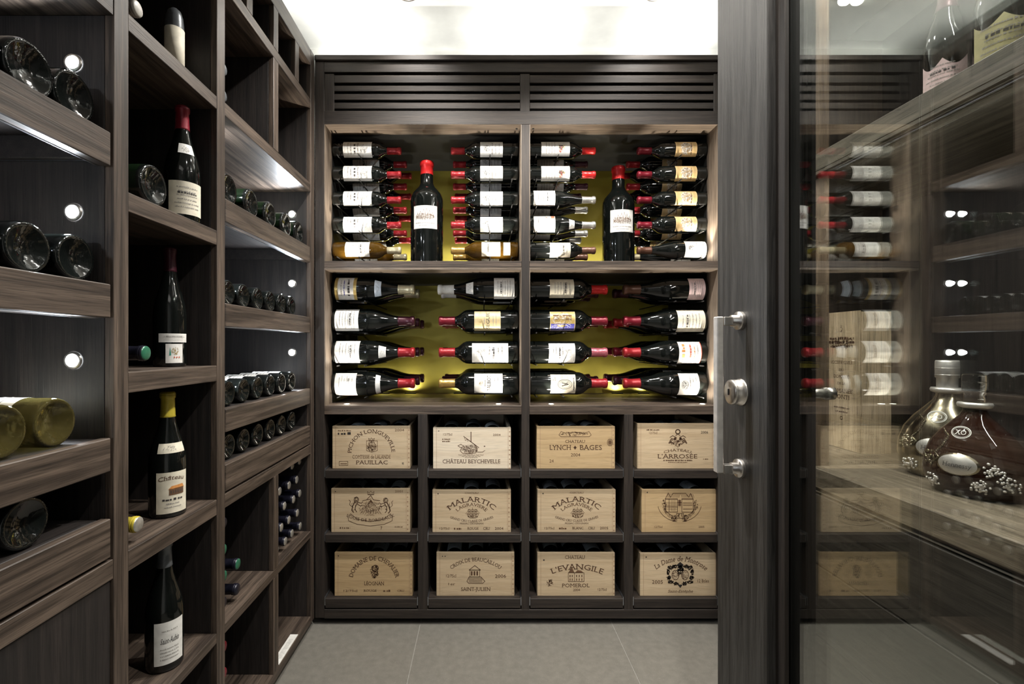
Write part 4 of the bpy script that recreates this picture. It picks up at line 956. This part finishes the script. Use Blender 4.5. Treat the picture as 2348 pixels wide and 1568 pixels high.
# upright wooden box
t = thing('wooden_box', 'tall upright pine bottle box with brown lettering, standing on the counter', 'box', (1.39, 1.79, .804))
bx = (1.333, 1.445, 1.706, 1.880, .804, 1.311)
pbox('box_body', t, PINEZ, bx[0]+.008, bx[1], bx[2], bx[3], bx[4], bx[5]-.004); pbox('sliding_lid', t, PINEZ, bx[0], bx[0]+.0075, bx[2]+.003, bx[3]-.003, bx[4]+.002, bx[5], c=.001)
pr = Print(); W = .17
pr.etch(0, .445, .006, .015, 14, .0012, 'brand', .5); pr.scrib(0, .405, .12, .010, 'brand'); pr.scrib(0, .390, .125, .012, 'brand'); pr.scrib(0, .375, .11, .010, 'brand'); pr.etch(0, .392, .062, .022, 110, .0016, 'brand', .3)
pr.text('SOCIETE CIVILE', 0, .315, .011, .11, 'brand'); pr.text('DU', 0, .288, .010, .025, 'brand'); pr.text('DOMAINE', 0, .262, .012, .08, 'brand'); pr.text('DE LA', 0, .238, .009, .04, 'brand')
pr.text('ROMANÉE', 0, .208, .015, .11, 'brand'); pr.text('CONTI', 0, .186, .015, .08, 'brand'); pr.scrib(0, .150, .075, .006, 'brand'); pr.scrib(0, .135, .06, .006, 'brand'); pr.ring(0, .115, .006, .006, .002, 'brand', n=10)
mb = MB(); pr.to_mb(mb, lambda x, y: (bx[0]-.0005, 1.793-x, .804+y)); part('branding', mb, pr.mats, t, 'brown burnt lettering')
# champagne magnums on the top shelf
FR = Vector((-.80, -.60, 0))
bottle('champ', (1.158, 1.205, 1.788), UP, FR, 'dark champagne bottle with pink shield label, standing on the right top shelf', glass=GL_DK, capk='dark', labels=[(.012, .100, 62, 'pinkish^', 'lines')], capz=.72, name='champagne_bottle')
bottle('mchamp', (1.180, 1.085, 1.788), UP, FR, 'larger champagne bottle with olive shield label, standing beside the pink-labelled one', glass=GL_DK, capk='black', labels=[(.012, .125, 62, 'olive^', 'lines')], capz=.72, name='champagne_bottle')
bottle('mchamp', (1.180, .955, 1.788), UP, FR, 'dark champagne bottle at the right picture edge, standing on the top shelf', glass=GL_DK, capk='black', labels=[(.012, .100, 55, 'olive^', 'crest')], capz=.72, name='champagne_bottle')

# cognac decanters
GLASSC = bottle_glass('cognac_glass', (0.020, 0.007, 0.004), .04)
SILV = plain('silver_plate', (0.36, 0.32, 0.23), .16, 1.0); PEWT = plain('pewter', (0.75, 0.73, 0.69), .42, .8)
def decanter(x, y, z, body, neckm, label, s, face, glassneck):
    ang = math.atan2(face[1], face[0])+PI/2
    t = thing('cognac_decanter', label, 'decanter'); t.location = (x, y, z); t.rotation_euler = (0, 0, ang); t.scale = (s, s, s)
    P = [(0, .006), (.055, .002), (.070, 0), (.082, .006), (.097, .030), (.103, .060), (.100, .095), (.088, .130), (.068, .160), (.046, .185), (.030, .203), (.0235, .215), (.0225, .224)]
    mb = MB(); mb.lathe(P, 40, sy=.72); me = mb.mesh('glass_body', body); link('glass_body', me, t)
    mb = MB(); mb.lathe([(.0225, .222), (.033, .226), (.035, .232), (.033, .237), (.024, .238)], 28, sy=.8); link('collar', mb.mesh('collar', PEWT), t)
    mb = MB(); mb.lathe([(.0215, .238), (.0215, .262), (.0245, .264), (.0245, .305), (.023, .309), (0, .310)], 28)
    for zz in (.270, .288): mb.lathe([(.0245, zz), (.0252, zz+.001), (.0245, zz+.002)], 28)
    link('stopper', mb.mesh('stopper', neckm), t)
    def bf(xx, zz):       # point on the front surface of the body
        for (r0, z0), (r1, z1) in zip(P, P[1:]):
            if z0 <= zz <= z1 and z1 > z0: R = r0+(r1-r0)*(zz-z0)/(z1-z0); break
        else: R = .05
        q = max(0.0, 1-(xx/R)**2) if abs(xx) < R else 0
        return -R*.72*math.sqrt(q)
    # oval plaque with name
    mb = MB(); n = 32; cx, cz, a, b = -.012, .084, .038, .0245
    ringv = [(cx+a*math.cos(2*PI*i/n), cz+b*math.sin(2*PI*i/n)) for i in range(n)]
    c0 = len(mb.v); mb.v.append((cx, bf(cx, cz)-.004, cz))
    for xx, zz in ringv: mb.v.append((xx, bf(xx, zz)-.003, zz))
    for xx, zz in ringv: mb.v.append((cx+(xx-cx)*1.12, bf(xx, zz)+.001, cz+(zz-cz)*1.14))
    for i in range(n):
        j = (i+1) % n; mb.face([c0, c0+1+i, c0+1+j], 0, True); mb.face([c0+1+i, c0+1+n+i, c0+1+n+j, c0+1+j], 1, False)
    pl = link('name_plaque', mb.mesh('name_plaque', [PEWT, SILV]), t); pl['label'] = 'oval silver plaque'
    pr = Print(); pr.text('Hennessy', cx, cz-.006, .011, .055, 'ink', .15)
    mb = MB(); pr.to_mb(mb, lambda u, v: (u, (bf(cx, cz)-.0052)*(1-((u-cx)/a)**2)+(bf(u, cz)-.0042)*((u-cx)/a)**2, v)); link('lettering', mb.mesh('lettering', pr.mats), pl)
    pr = Print(); pr.ring(-.012, .163, .019, .014, .0016, 'whiteink', n=28); pr.ring(-.012, .163, .0165, .0115, .0008, 'whiteink', n=28); pr.text('XO', -.012, .1575, .011, .022, 'whiteink')
    mb = MB(); pr.to_mb(mb, lambda u, v: (u, bf(u, v)-.0012, v)); link('seal', mb.mesh('seal', pr.mats), t)
    # moulded grape clusters and vine
    for gx, gz in ((.052, .080), (.030, .038), (-.066, .030), (.074, .050), (-.074, .090)):
        mb = MB()
        for k in range(36):
            dx = max(-.016, min(.016, random.gauss(0, .0085))); dz = max(-.016, min(.016, random.gauss(0, .0085))); xx, zz = gx+dx, max(.008, gz+dz); r = .0033
            oo = (xx, bf(xx, zz)-.001, zz)
            mb.lathe([(0, -r), (r*.7, -r*.7), (r, 0), (r*.7, r*.7), (0, r)], 8, o=oo)
        g = link('grape_cluster', mb.mesh('grape_cluster', PEWT if gx != -.074 else SILV), t); g['label'] = 'moulded bright grape cluster'
    mb = MB(); pts = [(-.05, .165), (-.035, .150), (-.045, .125), (-.060, .105), (-.050, .095), (-.070, .075)]
    for u in range(len(pts)-1):
        for q in range(6):
            f_ = q/6; xx = pts[u][0]*(1-f_)+pts[u+1][0]*f_; zz = pts[u][1]*(1-f_)+pts[u+1][1]*f_; r = .0035
            mb.lathe([(0, -r), (r, 0), (0, r)], 8, o=(xx, bf(xx, zz), zz))
    link('vine_relief', mb.mesh('vine_relief', SILV), t)
    return t
decanter(1.262, 1.238, .804, GLASSC, GL_CL, 'dark cognac decanter with oval silver plaque and grape reliefs, in front', 1.0, (-.88, -.47), True)
decanter(1.352, 1.405, .804, SILV, PEWT, 'silvery gilt cognac decanter standing behind the dark one', 1.1, (-.8, -.6), False)

# ---------------------------------------------------------------- open glass door
dr = structure('door_1', 'open glass door with a grey oak stile, steel pull handle and lock')
def dp(name, m, *b, c=.0015, label=None): return pbox(name, dr, m, *b, c=c, label=label)
dp('stile', STILE, .545, .633, .923, 1.119, .008, 2.36, c=.002); dp('stile', STILE, .545, .633, .06, .155, .008, 2.36, c=.002)
dp('rail', STILE, .545, .633, .155, .923, 2.22, 2.36); dp('rail', STILE, .545, .633, .155, .923, .008, .13)
for x0, x1, ya in ((.560, .568, .894), (.610, .618, .894), (.569, .5735, .902), (.6045, .609, .902)):
    dp('glazing_bead', EBO['z'], x0, x1, ya, .923, .13, 2.22, c=.001); dp('glazing_bead', EBO['z'], x0, x1, .155, .184, .13, 2.22, c=.001)
dp('glass_spacer', BLACK, .579, .599, .906, .923, .13, 2.22, c=0)
gm = bpy.data.materials.new('door_glass'); gm.use_nodes = True; nt = gm.node_tree; nt.nodes.clear()
out = nt.nodes.new('ShaderNodeOutputMaterial'); mx = nt.nodes.new('ShaderNodeMixShader'); tr = nt.nodes.new('ShaderNodeBsdfTransparent'); gg = nt.nodes.new('ShaderNodeBsdfGlossy')
tr.inputs[0].default_value = (.96, .97, .96, 1); gg.inputs['Roughness'].default_value = 0.0; gg.inputs['Color'].default_value = (.95, .97, .95, 1)
lw = nt.nodes.new('ShaderNodeLayerWeight'); pw = nt.nodes.new('ShaderNodeMath'); pw.operation = 'POWER'; pw.inputs[1].default_value = 2.0
fr = nt.nodes.new('ShaderNodeMath'); fr.operation = 'MULTIPLY_ADD'; fr.inputs[1].default_value = 0.62; fr.inputs[2].default_value = 0.065
nt.links.new(lw.outputs['Facing'], pw.inputs[0]); nt.links.new(pw.outputs[0], fr.inputs[0])
nt.links.new(fr.outputs[0], mx.inputs[0]); nt.links.new(tr.outputs[0], mx.inputs[1]); nt.links.new(gg.outputs[0], mx.inputs[2]); nt.links.new(mx.outputs[0], out.inputs[0])
for x in (.576, .601): dp('glass_pane', gm, x-.0018, x+.0018, .157, .915, .132, 2.218, c=0, label='clear reflective glass pane')
# pull handle
SATIN = plain('satin_steel', (0.86, 0.82, 0.77), .5, .85)
mb = MB(); mb.box(.492, .506, 1.011, 1.029, .9195, 1.2475, c=.0018); hb = part('pull_handle', mb, SATIN, dr, 'brushed steel pull handle')
for z in (1.239, .929):
    mb = MB(); mb.box(.5062, .532, 1.009, 1.027, z-.010, z+.008, c=.001); mb.lathe([(0, 0), (.012, 0), (.012, .012), (.019, .012), (.0195, .016), (.0195, .021)], 28, 'x', o=(.524, 1.017, z)); part('handle_mount', mb, CHROME, hb)
mb = MB(); mb.lathe([(0, .0), (.020, .0), (.0255, .003), (.0262, .006), (.0262, .022), (.028, .0225), (.028, .026)], 36, 'x', o=(.519, 1.017, 1.089)); lk = part('lock_cylinder', mb, CHROME, dr, 'round steel lock cylinder')
mb = MB(); mb.box(.5175, .5188, 1.0155, 1.0185, 1.083, 1.096, c=0); part('keyhole', mb, BLACK, lk)
mb = MB(); mb.lathe([(.030, 0), (.030, .004), (.0095, .005), (.0095, .062), (.0125, .063), (.0125, .082), (.010, .084), (0, .084)], 28, 'x', o=(.633, .985, 1.089)); part('thumb_turn', mb, CHROME, dr, 'steel thumb turn on the far face')
